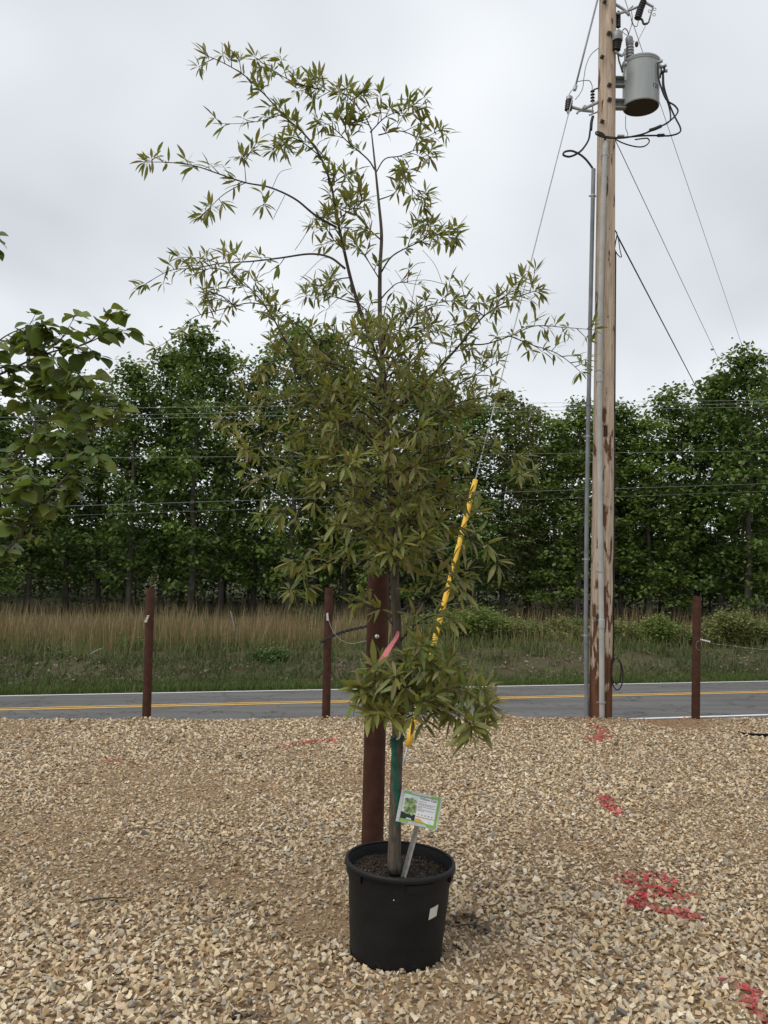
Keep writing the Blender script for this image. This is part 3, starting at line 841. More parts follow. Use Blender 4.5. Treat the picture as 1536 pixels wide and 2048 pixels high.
for i, (px, py, Y, w, t_) in enumerate([(1010, 1238, 23, 1.3, G3), (1060, 1245, 24, 1.4, G2), (1120, 1243, 23.5, 1.4, G3), (1160, 1240, 24.5, 1.3, G2), (1260, 1240, 23.5, 1.4, G3),
                                        (1340, 1250, 23, 1.3, G2), (1420, 1245, 24, 1.2, G3), (1530, 1242, 23.5, 1.5, G2), (1600, 1235, 24, 1.8, G3), (820, 1232, 24, 1.2, G3)]):
    bush(px, py, Y, w, lbl, t_, 10 + i, .85)
bush(1320, 1230, 22.5, .9, 'small upright bright green bush behind the utility pole side', G1, 30, 1.0, None)
bush(1470, 1222, 22.8, 1.9, 'broad olive green bush beside the right steel post', G3, 31, 1.1, None)
bush(540, 1318, 18.9, .8, 'small leafy green bush low on the bank near the second post', (.085, .135, .035), 32, .8, None)
bush(80, 1308, 19.2, .7, 'small dark green weed clump high on the bank', (.07, .105, .035), 33, .5, None)
bush(262, 1290, 19.4, .6, 'fresh green weed clump beside the thin steel post', (.09, .14, .04), 34, .5, None)
bush(110, 1340, 18.2, .4, 'fresh green weed tuft low on the bank by the road', (.08, .13, .035), 35, .5, None)
bush(616, 1200, 27, .7, 'slender green shrub in the tall dry grass', (.08, .12, .04), 36, .5, None)
# litter on the bank
a, b = P(177, 1311, 18.6), P(206, 1296, 18.9)
tag(MB().tube(spline([a, a.lerp(b, .5) + Vector((0, 0, .02)), b], 3), [.012, .014, .014, .014, .013, .012, .010], 5).build('plastic_strip', M['litter_green'], None, True), 'pale green plastic strip lying in the bank weeds', 'litter')
a, b = P(470, 1262, 20.5), P(461, 1222, 20.5)
tag(MB().tube([a, b], .014, 6).build('thin_stake', M['galv']), 'thin grey stake leaning in the dry grass', 'stake')

# ------------------------------------------------------------------ overhead lines beyond the road
def sagline(a, b, sag, n=24):
    return [a.lerp(b, i / n) - Vector((0, 0, sag * 4 * (i / n) * (1 - i / n))) for i in range(n + 1)]
for yl, yr, rad, lab, sag in ((817, 799, .005, 'uppermost thin power line crossing in front of the wood', .03), (836, 808, .005, 'middle thin power line of the close upper trio', -.03), (844, 815, .005, 'lowest thin power line of the close upper trio', -.03),
                         (912, 897, .0045, 'single thin line midway down the wood face', .10), (1015, 966, .012, 'thick black cable crossing low in front of the wood', .03), (1034, 981, .003, 'faint thin line just under the thick black cable', .03)):
    a, b = P(0, yl, 26.2), P(1536, yr, 29.0)
    d = b - a
    A, B = a - d * .5, b + d * .5
    pts = sagline(A, B, sag)
    tag(MB().tube(pts, rad, 5).build('power_line', M['wire_bright'] if rad < .01 else M['wire'], None, True), lab, 'power line', 'lines along the road')
# ------------------------------------------------------------------ steel posts
def steel_post(base, topx, topy, rad, label, group=None):
    z0 = float(terr(base.x, base.y)) - .15
    t = P(topx, topy, base.y)
    root = empty('steel_post', (base.x, base.y, z0 + .15))
    b0 = Vector((base.x, base.y, z0)); t = Vector((t.x, t.y, t.z))
    ax = (t - b0); L = ax.length
    n = 24
    MB().lathe([(rad * 1.02, 0), (rad, L * .5), (rad * .985, L - .004), (rad * .97, L), (rad * .86, L), (rad * .86, L - .12)], b0, ax, n, True, True).build('pipe', M['rust'], root, True, 40)
    tag(root, label, 'post', group)
    return root, b0, t
def twist(c, d, n=5, s=.012, L=.09, name='wire_knot', parent=None):
    mb = MB(); d = Vector(d).normalized(); u = d.orthogonal().normalized(); w = d.cross(u)
    pts = []
    for i in range(n * 8 + 1):
        a = i / 8 * 2 * math.pi; f = i / (n * 8)
        pts.append(Vector(c) + d * (f - .5) * L + (u * math.cos(a) + w * math.sin(a)) * s * (1 - .3 * f))
    mb.tube(pts, .0062, 5)
    return mb.build(name, M['white'], parent, True)
p1, p1b, p1t = steel_post(post_base[0], 301, 1177, .051, 'thin rusty steel post, white wire knot on its side, standing alone at the road edge')
twist(P(294, 1238, post_base[0].y - .05), (.35, 0, 1), parent=p1)
p2, p2b, p2t = steel_post(post_base[1], 658, 1176, .051, 'rusty steel post with white wire knot, standing where the black chain ends')
twist(P(655, 1234, post_base[1].y - .06), (-.1, 0, 1), parent=p2)
p3, p3b, p3t = steel_post(post_base[2], 1394, 1193, .052, 'rusty steel post right of the utility pole, wire tied off towards the side')
twist(P(1408, 1281, post_base[2].y - .03), (1, 0, -.22), n=6, L=.17, s=.010, parent=p3)
bigb = Vector((P(742, 1790, 4.2).x, 4.2, 0)); bigb.z = float(terr(bigb.x, 4.2))
p4, p4b, p4t = steel_post(bigb, 757.5, 1149, .0535, 'thick dark rusty steel post close behind the potted oak')
bb = P(754, 1273, 4.2 - .052)
MB().lathe([(.011, 0), (.011, .004), (.007, .006), (.007, .014), (.003, .016)], bb, (0, -1, 0), 12).build('bolt', M['bulb'], p4)
# wires on the posts
w1 = spline([P(657, 1240, 9.8), P(666, 1262, 9.0), P(682, 1280, 7.5), P(702, 1287, 6.2), P(722, 1284, 5.0), P(739, 1280, 4.17)], 6)
tag(MB().tube(w1, .0022, 5).build('slack_wire', M['wire_bright'], None, True), 'slack thin wire drooping between the chain post and the thick post', 'wire')
w2 = [P(1418, 1286, post_base[2].y - .03), P(1480, 1294, 10.6), P(1536, 1300, 10.4), P(1640, 1312, 10.1)]
tag(MB().tube(w2, .0018, 5).build('taut_wire', M['wire_bright'], None, True), 'taut thin wire running sideways from the post right of the utility pole', 'wire')
cpt = [P(1400 + 6 * math.cos(a) - 2, 1291 + 9 * math.sin(a), post_base[2].y - .06) for a in np.linspace(-1.4, -5.0, 12)]
MB().tube(cpt, .0022, 5).build('wire_loop', M['wire_bright'], p3, True)

# ------------------------------------------------------------------ guy wire with yellow guard
guy_a = P(1200, -20, YP - .05); guy_b = P(804, 1530, 7.75)
guy_b.z = float(terr(guy_b.x, guy_b.y)) - .03
gd = guy_b - guy_a
def guy_at(py):
    lo_, hi_ = 0.0, 1.0
    for _ in range(40):
        mid = (lo_ + hi_) / 2
        q = CM.inverted() @ (guy_a + gd * mid)
        if 1024 - F * q.y / -q.z < py: lo_ = mid
        else: hi_ = mid
    return guy_a + gd * lo_
guy = empty('guy_wire', guy_b)
MB().tube([guy_at(195), guy_b], .0072, 6).build('strand', M['wire_bright'], guy, True)
MB().tube([guy_at(-15), guy_at(172)], [.013, .012], 8).build('fibreglass_rod', M['porcelain'], guy, True)
MB().lathe([(.012, 0), (.022, .015), (.026, .05), (.022, .085), (.012, .10)], guy_at(170), gd, 12).build('clevis', M['galv'], guy, True)
MB().tube([guy_at(1470), guy_b + gd.normalized() * .1], .011, 8).build('anchor_rod', M['galv'], guy, True)
ga, gb = guy_at(960), guy_at(1492)
mb = MB()
for k in range(25):
    f = k / 24
    pass
mb.tube([ga.lerp(gb, k / 24) for k in range(25)], [.026 + (.0015 if k % 2 else 0) for k in range(25)], 14)
mb.build('guard_tube', M['yellow'], guy, True)
tag(guy, 'steel guy wire in a yellow plastic guard, anchored behind the potted oak', 'guy wire')

# ------------------------------------------------------------------ chain
ch_pts = spline([P(643, 1284, post_base[1].y + .10), P(672, 1269, 9.3), P(700, 1260, 8.9), P(735, 1252, 8.6), P(770, 1238, 8.3), P(805, 1220, 8.1), P(845, 1216, 8.2), guy_at(1225)], 40)
seg = [0.0]
for a, b in zip(ch_pts[:-1], ch_pts[1:]): seg.append(seg[-1] + (b - a).length)
pitch = .050
chain = empty('chain', ch_pts[0])
def link_mesh():
    mb = MB(); pts = []
    L, W = .033, .013
    for i in range(16):
        a = 2 * math.pi * i / 16
        pts.append(Vector((math.cos(a) * W + (L - W) * (1 if math.cos(a) > 0 else -1) * min(1, abs(math.cos(a)) * 3), math.sin(a) * W, 0)))
    pts.append(pts[0]); pts.append(pts[1])
    mb.tube(pts, .0055, 5, caps=False)
    me = bpy.data.meshes.new('link'); me.from_pydata(mb.v, [], mb.f); me.materials.append(M['chain']); me.update()
    return me
lm = link_mesh()
i = 0; dd = 0.0; k = 0
while dd < seg[-1]:
    while i < len(seg) - 2 and seg[i + 1] < dd: i += 1
    f = (dd - seg[i]) / (seg[i + 1] - seg[i] + 1e-9)
    p = ch_pts[i].lerp(ch_pts[i + 1], f); t = (ch_pts[i + 1] - ch_pts[i]).normalized()
    o = bpy.data.objects.new('link', lm); COL.objects.link(o)
    o.parent = chain; o.matrix_parent_inverse = Matrix.Translation(-ch_pts[0])
    o.matrix_basis = Matrix.Translation(p) @ t.to_track_quat('X', 'Z').to_matrix().to_4x4() @ Matrix.Rotation(R(35) if k % 2 else R(-55), 4, 'X')
    dd += pitch; k += 1
tag(chain, 'dark steel chain strung between the chain post and the guy guard', 'chain')

# ------------------------------------------------------------------ utility pole
pole = empty('utility_pole', (pole_base.x, pole_base.y, float(terr(pole_base.x, pole_base.y))))
PT = P(1217, -160, YP); PB = pole_base.copy(); PB.z = float(terr(PB.x, PB.y)) - .4
ax = PT - PB
n = 40
mb = MB()
Vp, Fp = [], []
rows = 60
q = Vector((0, 0, 1)).rotation_difference(ax.normalized())
for i in range(rows + 1):
    f = i / rows
    rad = .148 * (1 - f) + .106 * f
    for k in range(n):
        a = 2 * math.pi * k / n
        rr = rad * (1 + .012 * math.sin(3 * a + f * 5) + .010 * math.sin(7 * a + f * 9) + .008 * math.sin(13 * a - f * 23))
        Vp.append(PB + ax * f + q @ Vector((rr * math.cos(a), rr * math.sin(a), 0)))
for i in range(rows):
    for k in range(n):
        Fp.append((i * n + k, i * n + (k + 1) % n, (i + 1) * n + (k + 1) % n, (i + 1) * n + k))
Fp.append(tuple(rows * n + k for k in range(n)))
mb.add(Vp, Fp).build('shaft', M['pole'], pole, True)
tag(pole, 'tall weathered wooden utility pole beside the road', 'utility pole')
def Q(x, y, dy=0.0): return P(1100 + x / 5.12, y / 5.12, YP + dy)
PXM = YP / F / 5.12       # metres per zoomed pixel at the pole
def pole_r(p):
    f = (p.z - PB.z) / ax.z
    return .148 * (1 - f) + .106 * f
def pole_c(z):
    return PB + ax * ((z - PB.z) / ax.z)
for x, y in ((560, 20), (535, 585), (605, 340), (610, 870), (612, 1020), (535, 1245)):
    p = Q(x, y, -.125)
    b = MB(); b.box(p, .055, .012, .055, Matrix.Rotation(R(20), 4, 'Y'))
    b.lathe([(.015, 0), (.015, .022), (.009, .022), (.009, .05)], p, (0, -1, -.1), 6)
    b.build('bolt', M['rust_bolt'], pole)
MB().box(P(1211, 862, YP - .135), .05, .01, .145).build('tag_plate', M['rust'], pole)
MB().lathe([(.03, 0), (.03, .03), (.02, .04)], P(1193, 1231, YP - .15), (0, -1, 0), 10).build('knot', M['rust_bolt'], pole)
MB().lathe([(.02, 0), (.02, .03), (.012, .04)], P(1193, 1243, YP - .15), (0, -1, 0), 10).build('knot', M['rust_bolt'], pole)
# conduits
def conduit(pts, rad, mat, name, label, coup, straps):
    root = empty(name, (pts[0].x, pts[0].y, pts[0].z))
    sp = spline(pts, 8)
    MB().tube(sp, rad, 16).build('pipe', mat, root, True)
    def at(py):
        best = None
        for a, b in zip(sp[:-1], sp[1:]):
            for k in range(10):
                p = a.lerp(b, k / 10); q_ = CM.inverted() @ p; y = 1024 - F * q_.y / -q_.z
                if best is None or abs(y - py) < best[0]: best = (abs(y - py), p, (b - a).normalized())
        return best[1], best[2]
    for y in coup:
        p, d = at(y)
        MB().lathe([(rad, -.003), (rad * 1.18, 0), (rad * 1.18, .105), (rad * 1.05, .11)], p - d * .055, d, 20).build('coupling', mat, root, True, 35)
    for y in straps:
        p, d = at(y)
        b = MB().lathe([(rad * 1.04, -.012), (rad * 1.14, -.010), (rad * 1.14, .010), (rad * 1.04, .012)], p, d, 18)
        b.box(p + Vector((0, rad * .9, 0)), rad * 3.6, .006, .02)
        b.build('strap', M['galv'], root)
    tag(root, label, 'conduit')
    return root
za = float(terr(P(1175, 1430, YP).x, YP))
ca = P(1174.5, 1425, YP - .05); ca.z = za - .1
conduit([ca, P(1172, 1280, YP - .05), P(1174, 1000, YP - .05), P(1179.5, 690, YP - .05), P(1187, 338, YP - .05)], .0275, M['conduit_dark'], 'conduit', 'dark grey conduit running up the left side of the utility pole', (1280, 804), (1270, 1118, 872, 740, 392))
cb = P(1204, 1425, YP - .185); cb.z = float(terr(cb.x, cb.y)) - .1
conduit([cb, P(1203, 1250, YP - .183), P(1200, 1000, YP - .178), P(1199.5, 700, YP - .172), P(1206, 430, YP - .165), P(1211, 283, YP - .16)], .0335, M['conduit_light'], 'conduit', 'pale grey conduit running up the face of the utility pole', (1247, 757), (1405, 1142, 742, 310))
# black cable down the right flank and the coil at its foot
def flank(py, dx=0):
    c = P(1228 + dx, py, YP)
    r_ = pole_r(c); cc = pole_c(c.z)
    return Vector((cc.x + r_ * .97 + .012, cc.y - r_ * .22, c.z))
cab = [flank(y) for y in (505, 600, 720, 850, 1000, 1150, 1250, 1320)]
tag(MB().tube(spline(cab, 5), .009, 7).build('flank_cable', M['rubber'], None, True), 'black cable stapled down the right side of the utility pole', 'cable')
coil = []
for i in range(41):
    a = i / 20 * 2 * math.pi + 1.6; f = i / 40
    coil.append(P(1231 + 4 * f + (9 + 3 * f) * math.cos(a), 1336 + 18 * f + (26 + 6 * f) * -math.sin(a), YP - .09 - .03 * f))
tag(MB().tube(coil, .0085, 6).build('cable_coil', M['rubber'], None, True), 'coil of black cable hung at the foot of the utility pole', 'cable')

# ------------------------------------------------------------------ transformer
tc_ = Q(930, 1104, 0.0); rt_ = 187 * PXM
top_z = Q(930, 668, 0.0).z
H = top_z - tc_.z
tr = empty('transformer', tc_)
MB().lathe([(rt_ * .94, .02), (rt_ * .97, .0), (rt_, .012), (rt_, H * .5), (rt_, H - .02), (rt_ * 1.035, H - .016), (rt_ * 1.035, H), (rt_ * 1.0, H)], tc_, (0, 0, 1), 48).build('tank', M['tank'], tr, True, 30)
MB().lathe([(rt_ * 1.05, H + .002), (rt_ * 1.06, H + .022), (rt_ * .98, H + .038), (rt_ * .55, H + .065), (rt_ * .1, H + .075)], tc_, (0, 0, 1), 48).build('lid', M['tank'], tr, True, 40)
MB().lathe([(rt_ * .95, .005), (rt_ * .95, .006), (rt_ * .2, .008)], tc_ - Vector((0, 0, .0)), (0, 0, 1), 40).build('base_plate', M['rust_bolt'], tr)
for y0 in (850, 1080):
    c0 = Q(650, y0, -.02); c1 = Q(760, y0 - 20, -.02)
    for dz in (.055, -.055):
        MB().box((c0 + c1) / 2 + Vector((0, 0, dz)), (c1 - c0).length + .03, .09, .010).build('bracket', M['tank'], tr)
    MB().box((c0 + c1) / 2 + Vector((0, .042, 0)), (c1 - c0).length + .03, .008, .10).build('bracket', M['tank'], tr)
def ribbed(a, b, r0, r1, nrib, body=.62):
    d = (b - a); L = d.length; prof = [(r0 * body, 0)]
    for k in range(nrib):
        f0 = k / nrib; f1 = (k + .5) / nrib; rr = r0 * (1 - f0) + r1 * f0
        prof += [(rr * body, L * f0 + .001), (rr, L * (f0 * .6 + f1 * .4)), (rr * .94, L * f1), (rr * body, L * (f1 + .3 / nrib))]
    prof.append((r1 * body, L))
    return prof, a, d
def ribbed_obj(a, b, r0, r1, nrib, name, mat, parent, body=.62):
    prof, o_, d = ribbed(a, b, r0, r1, nrib, body)
    return MB().lathe(prof, o_, d, 20).build(name, mat, parent, True, 50)
# high-voltage bushing
ba, bm_, bt = Q(818, 590, -.05), Q(818, 470, -.05), Q(808, 380, -.05)
ribbed_obj(ba, bm_, 44 * PXM, 42 * PXM, 4, 'bushing', M['porcelain'], tr, .78)
MB().lathe([(36 * PXM, 0), (40 * PXM, .01), (40 * PXM, .10), (32 * PXM, .118), (12 * PXM, .125)], bm_, bt - bm_, 20).build('bushing_cap', M['porcelain'], tr, True, 40)
for x, y, dy in ((1090, 645, -.16), (1130, 690, -.08), (1140, 745, -.05)):
    MB().lathe([(.028, 0), (.028, .02), (.016, .025), (.016, .06), (.022, .062), (.022, .08)], Q(x, y, dy), (.75, -.65, 0), 12).build('terminal', M['galv'], tr, True, 40)
MB().tube([Q(1165, 670, -.09), Q(1172, 720, -.09), Q(1150, 760, -.09)], .016, 8).build('terminal_clamp', M['insul'], tr, True)
MB().tube([Q(1140, 700, -.08), Q(1128, 800, -.08)], .010, 8).build('terminal_clamp', M['insul'], tr, True)
MB().box(Q(775, 745, -.19), .022, .02, .20, Matrix.Rotation(R(3), 4, 'Y')).build('lug', M['galv'], tr)
MB().lathe([(.024, 0), (.028, .02), (.016, .045)], Q(768, 665, -.2), (0, -1, .2), 10).build('ground_clamp', M['galv'], tr)
tag(tr, 'grey cylindrical transformer bolted to the utility pole', 'transformer')
def text_mesh(body, size):
    cu = bpy.data.curves.new('lettering', 'FONT'); cu.body = body; cu.size = size
    o = bpy.data.objects.new('lettering', cu); COL.objects.link(o)
    bpy.context.view_layer.update()
    me = bpy.data.meshes.new_from_object(o.evaluated_get(bpy.context.evaluated_depsgraph_get()))
    V = [tuple(v.co) for v in me.vertices]; Fc = [tuple(p.vertices) for p in me.polygons]
    bpy.data.objects.remove(o); bpy.data.meshes.remove(me)
    return V, Fc
Vt, Ft = text_mesh('120', .085)
phi0 = math.asin((1040 - 930) / 187) - math.atan2(tc_.x, tc_.y); zt = Q(1070, 918, -.15).z - tc_.z
Vc = []
for x, y, z in Vt:
    ph = phi0 + x * .95 / rt_
    Vc.append(tc_ + Vector((math.sin(ph) * (rt_ + .0025), -math.cos(ph) * (rt_ + .0025), zt + y)))
MB().add(Vc, Ft).build('number', M['ink'], tr)

def wire(pts, rad, mat, name, label, cat='wire', dys=None, sub=6, group=None):
    if dys is None: dys = [-.12] * len(pts)
    if not hasattr(dys, '__len__'): dys = [dys] * len(pts)
    w = spline([Q(x, y, d) for (x, y), d in zip(pts, dys)], sub)
    return tag(MB().tube(w, rad * 1.3, 6).build(name, mat, None, True), label, cat, group)
wire([(1105, 650), (1108, 780), (1150, 930), (1200, 1030), (1275, 1080), (1310, 1140), (1260, 1210), (1180, 1270), (1090, 1312), (960, 1370), (800, 1405), (680, 1415), (560, 1408), (475, 1375), (478, 1350), (535, 1365), (562, 1400), (567, 1450)], .0085, M['rubber'], 'service_cable', 'black service cable from the transformer, looping into the pale conduit', 'cable',
     [-.2, -.2, -.2, -.2, -.2, -.2, -.2, -.2, -.2, -.2, -.2, -.2, -.2, -.2, -.17, -.16, -.15, -.155])
wire([(1160, 760), (1170, 900), (1220, 1060), (1270, 1180), (1335, 1310), (1318, 1362), (1220, 1390), (1100, 1388), (940, 1391), (700, 1410), (560, 1395), (490, 1365), (555, 1385), (560, 1450)], .0085, M['rubber'], 'service_cable', 'outermost black service cable hanging widest from the transformer', 'cable', [-.1] * 4 + [-.15] * 5 + [-.19, -.19, -.18, -.16, -.15])
wire([(1152, 760), (1160, 920), (1215, 1080), (1235, 1210), (1200, 1262), (1095, 1308), (1000, 1350)], .0075, M['rubber'], 'service_cable', 'inner black service cable from the transformer, joining the sleeved splice', 'cable', -.16)
wire([(665, 1425), (760, 1470), (880, 1502), (965, 1498), (1015, 1455), (1000, 1418), (940, 1420), (870, 1430)], .0065, M['rubber'], 'neutral_loop', 'black wire loop hanging below the transformer cables', 'cable', -.12)
wire([(1020, 1335), (1075, 1318), (1140, 1290)], .017, M['rubber'], 'splice_sleeve', 'upper thick black splice sleeve on the transformer cables', 'splice', -.205)
wire([(1100, 1388), (1170, 1384)], .016, M['rubber'], 'splice_sleeve', 'lower thick black splice sleeve on the transformer cables', 'splice', -.155)
wire([(690, 1390), (760, 1392)], .012, M['galv'], 'connector', 'small grey connector on the cables beside the pole', 'connector', -.205)
wire([(775, 1185), (775, 1310), (797, 1370), (785, 1400)], .0035, M['wire'], 'ground_wire', 'thin wire hanging from the bottom of the transformer', 'wire', -.05)
# left side: terminations
wire([(440, 1190), (425, 1250), (418, 1335)], .016, M['rubber'], 'cable_termination', 'thick black cable termination under the left bracket', 'termination', -.05)
wire([(412, 1330), (395, 1430), (340, 1520), (280, 1572), (200, 1604), (138, 1588), (150, 1556), (220, 1545), (300, 1578), (365, 1630), (420, 1700), (445, 1740)], .0105, M['rubber'], 'riser_cable', 'thick black cable looping from the left bracket into the dark conduit', 'cable', -.05)
br = empty('arrester_bracket', Q(330, 1125, -.05))
for pts, rad in (([(180, 1135), (215, 1100), (260, 1108), (330, 1128), (380, 1135), (445, 1140)], .016), ([(360, 1108), (420, 1080), (490, 1048)], .018), ([(275, 1165), (310, 1135), (440, 1132)], .011), ([(400, 1180), (440, 1165), (490, 1145)], .009)):
    MB().tube(spline([Q(x, y, -.05) for x, y in pts], 4), rad * 1.25, 8).build('arm', M['galv'], br, True)
MB().lathe([(.03, 0), (.03, .012), (.018, .02)], Q(352, 1100, -.08), (0, -1, 0), 10).build('arm_bolt', M['galv'], br)
tag(br, 'grey metal bracket arm on the left side of the utility pole', 'bracket')
ar = empty('lightning_arrester', Q(190, 1145, -.06))
ribbed_obj(Q(187, 1130, -.06), Q(197, 1020, -.06), 40 * PXM, 39 * PXM, 5, 'housing', M['insul'], ar, .85)
MB().lathe([(34 * PXM, 0), (34 * PXM, .035), (20 * PXM, .05)], Q(197, 1020, -.06), (.05, 0, 1), 16).build('cap', M['galv'], ar, True, 40)
MB().lathe([(.012, 0), (.020, .02), (.020, .05)], Q(187, 1168, -.06), (0, 0, 1), 10).build('stud', M['galv'], ar)
tag(ar, 'black lightning arrester at the end of the left bracket', 'arrester')
ins = empty('polymer_insulator', Q(437, 1060, -.05))
MB().tube([Q(432, 878, -.05), Q(437, 1150, -.05)], .0075, 8).build('rod', M['galv'], ins, True)
for y in (935, 968, 1000, 1032):
    MB().lathe([(.008, -.008), (24 * PXM, -.004), (22 * PXM, .004), (.012, .014)], Q(436, y, -.05), (0, 0, 1), 16).build('shed', M['insul'], ins, True, 50)
MB().tube([Q(448, 918, -.05), Q(495, 902, -.03)], .010, 6).build('clip', M['rust_bolt'], ins)
tag(ins, 'small dark shed insulator beside the left of the pole', 'insulator')
wire([(500, 490), (420, 560), (370, 670), (347, 800), (335, 900), (300, 970), (258, 1020)], .004, M['wire'], 'jumper_wire', 'long thin jumper wire arching left of the pole', 'wire', -.05)
wire([(285, 835), (340, 826), (400, 826), (425, 860), (432, 890)], .004, M['wire'], 'jumper_wire', 'short jumper wire from the guy rod to the small insulator', 'wire', -.05)
wire([(285, 880), (225, 925), (182, 990)], .004, M['wire'], 'jumper_wire', 'short jumper wire down to the left arrester', 'wire', -.05)
# right side: cutout, arresters
ca_ = empty('forked_bracket', Q(690, 100, 0))
for pts, rad in (([(672, 45), (760, 102), (812, 160)], .014), ([(672, 140), (760, 124), (850, 90), (900, 72), (935, 85)], .013), ([(790, 110), (850, 60)], .008)):
    MB().tube(spline([Q(x, y, -.03) for x, y in pts], 4), rad * 1.3, 8).build('arm', M['galv'], ca_, True)
tag(ca_, 'forked grey metal arm near the top of the utility pole', 'bracket')
cu_ = empty('fuse_cutout', Q(930, 100, -.05))
ribbed_obj(Q(925, 95, -.05), Q(962, 5, -.05), 37 * PXM, 36 * PXM, 4, 'insulator', M['insul'], cu_, .8)
ribbed_obj(Q(897, 192, -.05), Q(925, 95, -.05), 38 * PXM, 38 * PXM, 4, 'insulator', M['insul'], cu_, .8)
MB().tube(spline([Q(965, 15, -.05), Q(1010, 45, -.05), Q(1060, 72, -.05)], 4), .016, 8).build('contact', M['galv'], cu_, True)
MB().tube([Q(1052, 80, -.05), Q(1008, 235, -.05)], .011, 10).build('fuse_tube', M['porcelain'], cu_, True)
MB().tube(spline([Q(893, 195, -.05), Q(940, 200, -.05), Q(960, 245, -.05), Q(1000, 240, -.05)], 4), .015, 8).build('hinge', M['rust_bolt'], cu_, True)
for x, y in ((1066, 150), (1072, 95), (1020, 115)):
    MB().tube([Q(x + 14 * math.cos(a), y + 14 * math.sin(a), -.05) for a in np.linspace(0, 6.28, 13)], .0045, 5).build('pull_ring', M['galv'], cu_, True)
tag(cu_, 'black fuse cutout with pale fuse tube above the transformer', 'cutout')
ri = empty('rear_insulator', Q(700, 290, .02))
ribbed_obj(Q(700, 280, .02), Q(700, 140, .02), 26 * PXM, 26 * PXM, 6, 'housing', M['insul'], ri, .8)
MB().lathe([(.02, 0), (.02, .03), (.01, .04)], Q(700, 140, .02), (0, 0, 1), 10).build('stud', M['galv'], ri)
tag(ri, 'black insulator tucked behind the upper pole edge', 'insulator')
a2 = empty('tank_arrester', Q(690, 520, -.12))
ribbed_obj(Q(680, 515, -.12), Q(690, 420, -.12), 42 * PXM, 50 * PXM, 5, 'housing', M['insul'], a2, .85)
MB().lathe([(54 * PXM, 0), (55 * PXM, .03), (52 * PXM, .1), (40 * PXM, .125), (14 * PXM, .14)], Q(690, 420, -.12), (0, 0, 1), 20).build('cap', M['porcelain'], a2, True, 40)
MB().tube(spline([Q(668, 520, -.12), Q(690, 545, -.12), Q(735, 570, -.1), Q(770, 530, -.08)], 4), .018, 8).build('bracket', M['galv'], a2, True)
MB().tube([Q(768, 505, -.08), Q(768, 640, -.1)], .012, 8).build('bracket', M['galv'], a2, True)
MB().tube(spline([Q(697, 560, -.12), Q(706, 620, -.14), Q(725, 680, -.17), Q(742, 740, -.18)], 4), .011, 7).build('lead', M['rubber'], a2, True)
tag(a2, 'grey capped arrester between the pole and the transformer bushing', 'arrester')
wire([(735, 325), (765, 293), (795, 320), (806, 380)], .005, M['rubber'], 'bushing_lead', 'short arched lead onto the transformer bushing', 'wire', -.08)
wire([(835, 115), (842, 220), (806, 350)], .004, M['wire'], 'drop_wire', 'thin wire from the forked arm down to the bushing', 'wire', -.04)
wire([(905, 215), (890, 268), (850, 255), (830, 195)], .004, M['wire'], 'cutout_lead', 'curled lead wire under the fuse cutout', 'wire', -.05)
wire([(978, 265), (900, 420)], .003, M['wire'], 'cutout_tail', 'fine wire from the fuse hinge to the tap clamp', 'wire', -.0)
wire([(700, 295), (770, 350), (830, 395), (865, 430)], .003, M['wire'], 'cross_lead', 'fine wire from the rear insulator towards the tap clamp', 'wire', -.03)
tag(MB().lathe([(.012, 0), (.024, .02), (.026, .05), (.014, .07)], Q(887, 480, .05), (0, 0, 1), 10).build('tap_clamp', M['rust_bolt'], None, True), 'small dark clamp on the slanting wire above the transformer', 'clamp')
def longwire(p0, p1, Y0, Y1, rad, mat, label, ext=1.0, sag=.0):
    a, b = P(*p0, Y0), P(*p1, Y1)
    b = a + (b - a) * ext
    tag(MB().tube(sagline(a, b, sag, 20), rad, 5).build('overhead_wire', mat, None, True), label, 'wire')
longwire((1245, -15), (1536, 845), YP + .25, 29, .0045, M['wire'], 'long thin wire slanting from the pole top behind the transformer')
longwire((1230, 279), (1478, 805), YP - .02, 29, .0055, M['wire'], 'thin wire slanting down from under the transformer towards the wood')
longwire((1234, 470), (1432, 850), YP - .02, 28, .0105, M['rubber'], 'thick black cable slanting from mid pole towards the wood')
wire_hook = spline([P(1230, 460, YP - .03), P(1236, 475, YP - .04), P(1240, 500, YP - .04), P(1243, 514, YP - .04), P(1236, 510, YP - .04), P(1229, 498, YP - .04)], 6)
tag(MB().tube(wire_hook, .006, 6).build('drip_loop', M['rubber'], None, True), 'small black drip loop hanging at mid pole', 'cable')
tag(MB().tube(spline([P(1229, 460, YP - .06), P(1234, 468, YP - .05), P(1231, 485, YP - .05), P(1228, 505, YP - .05)], 4), .008, 6).build('cable_hook', M['rust_bolt'], None, True), 'small dark hook holding the slanting cable on the pole', 'hook')
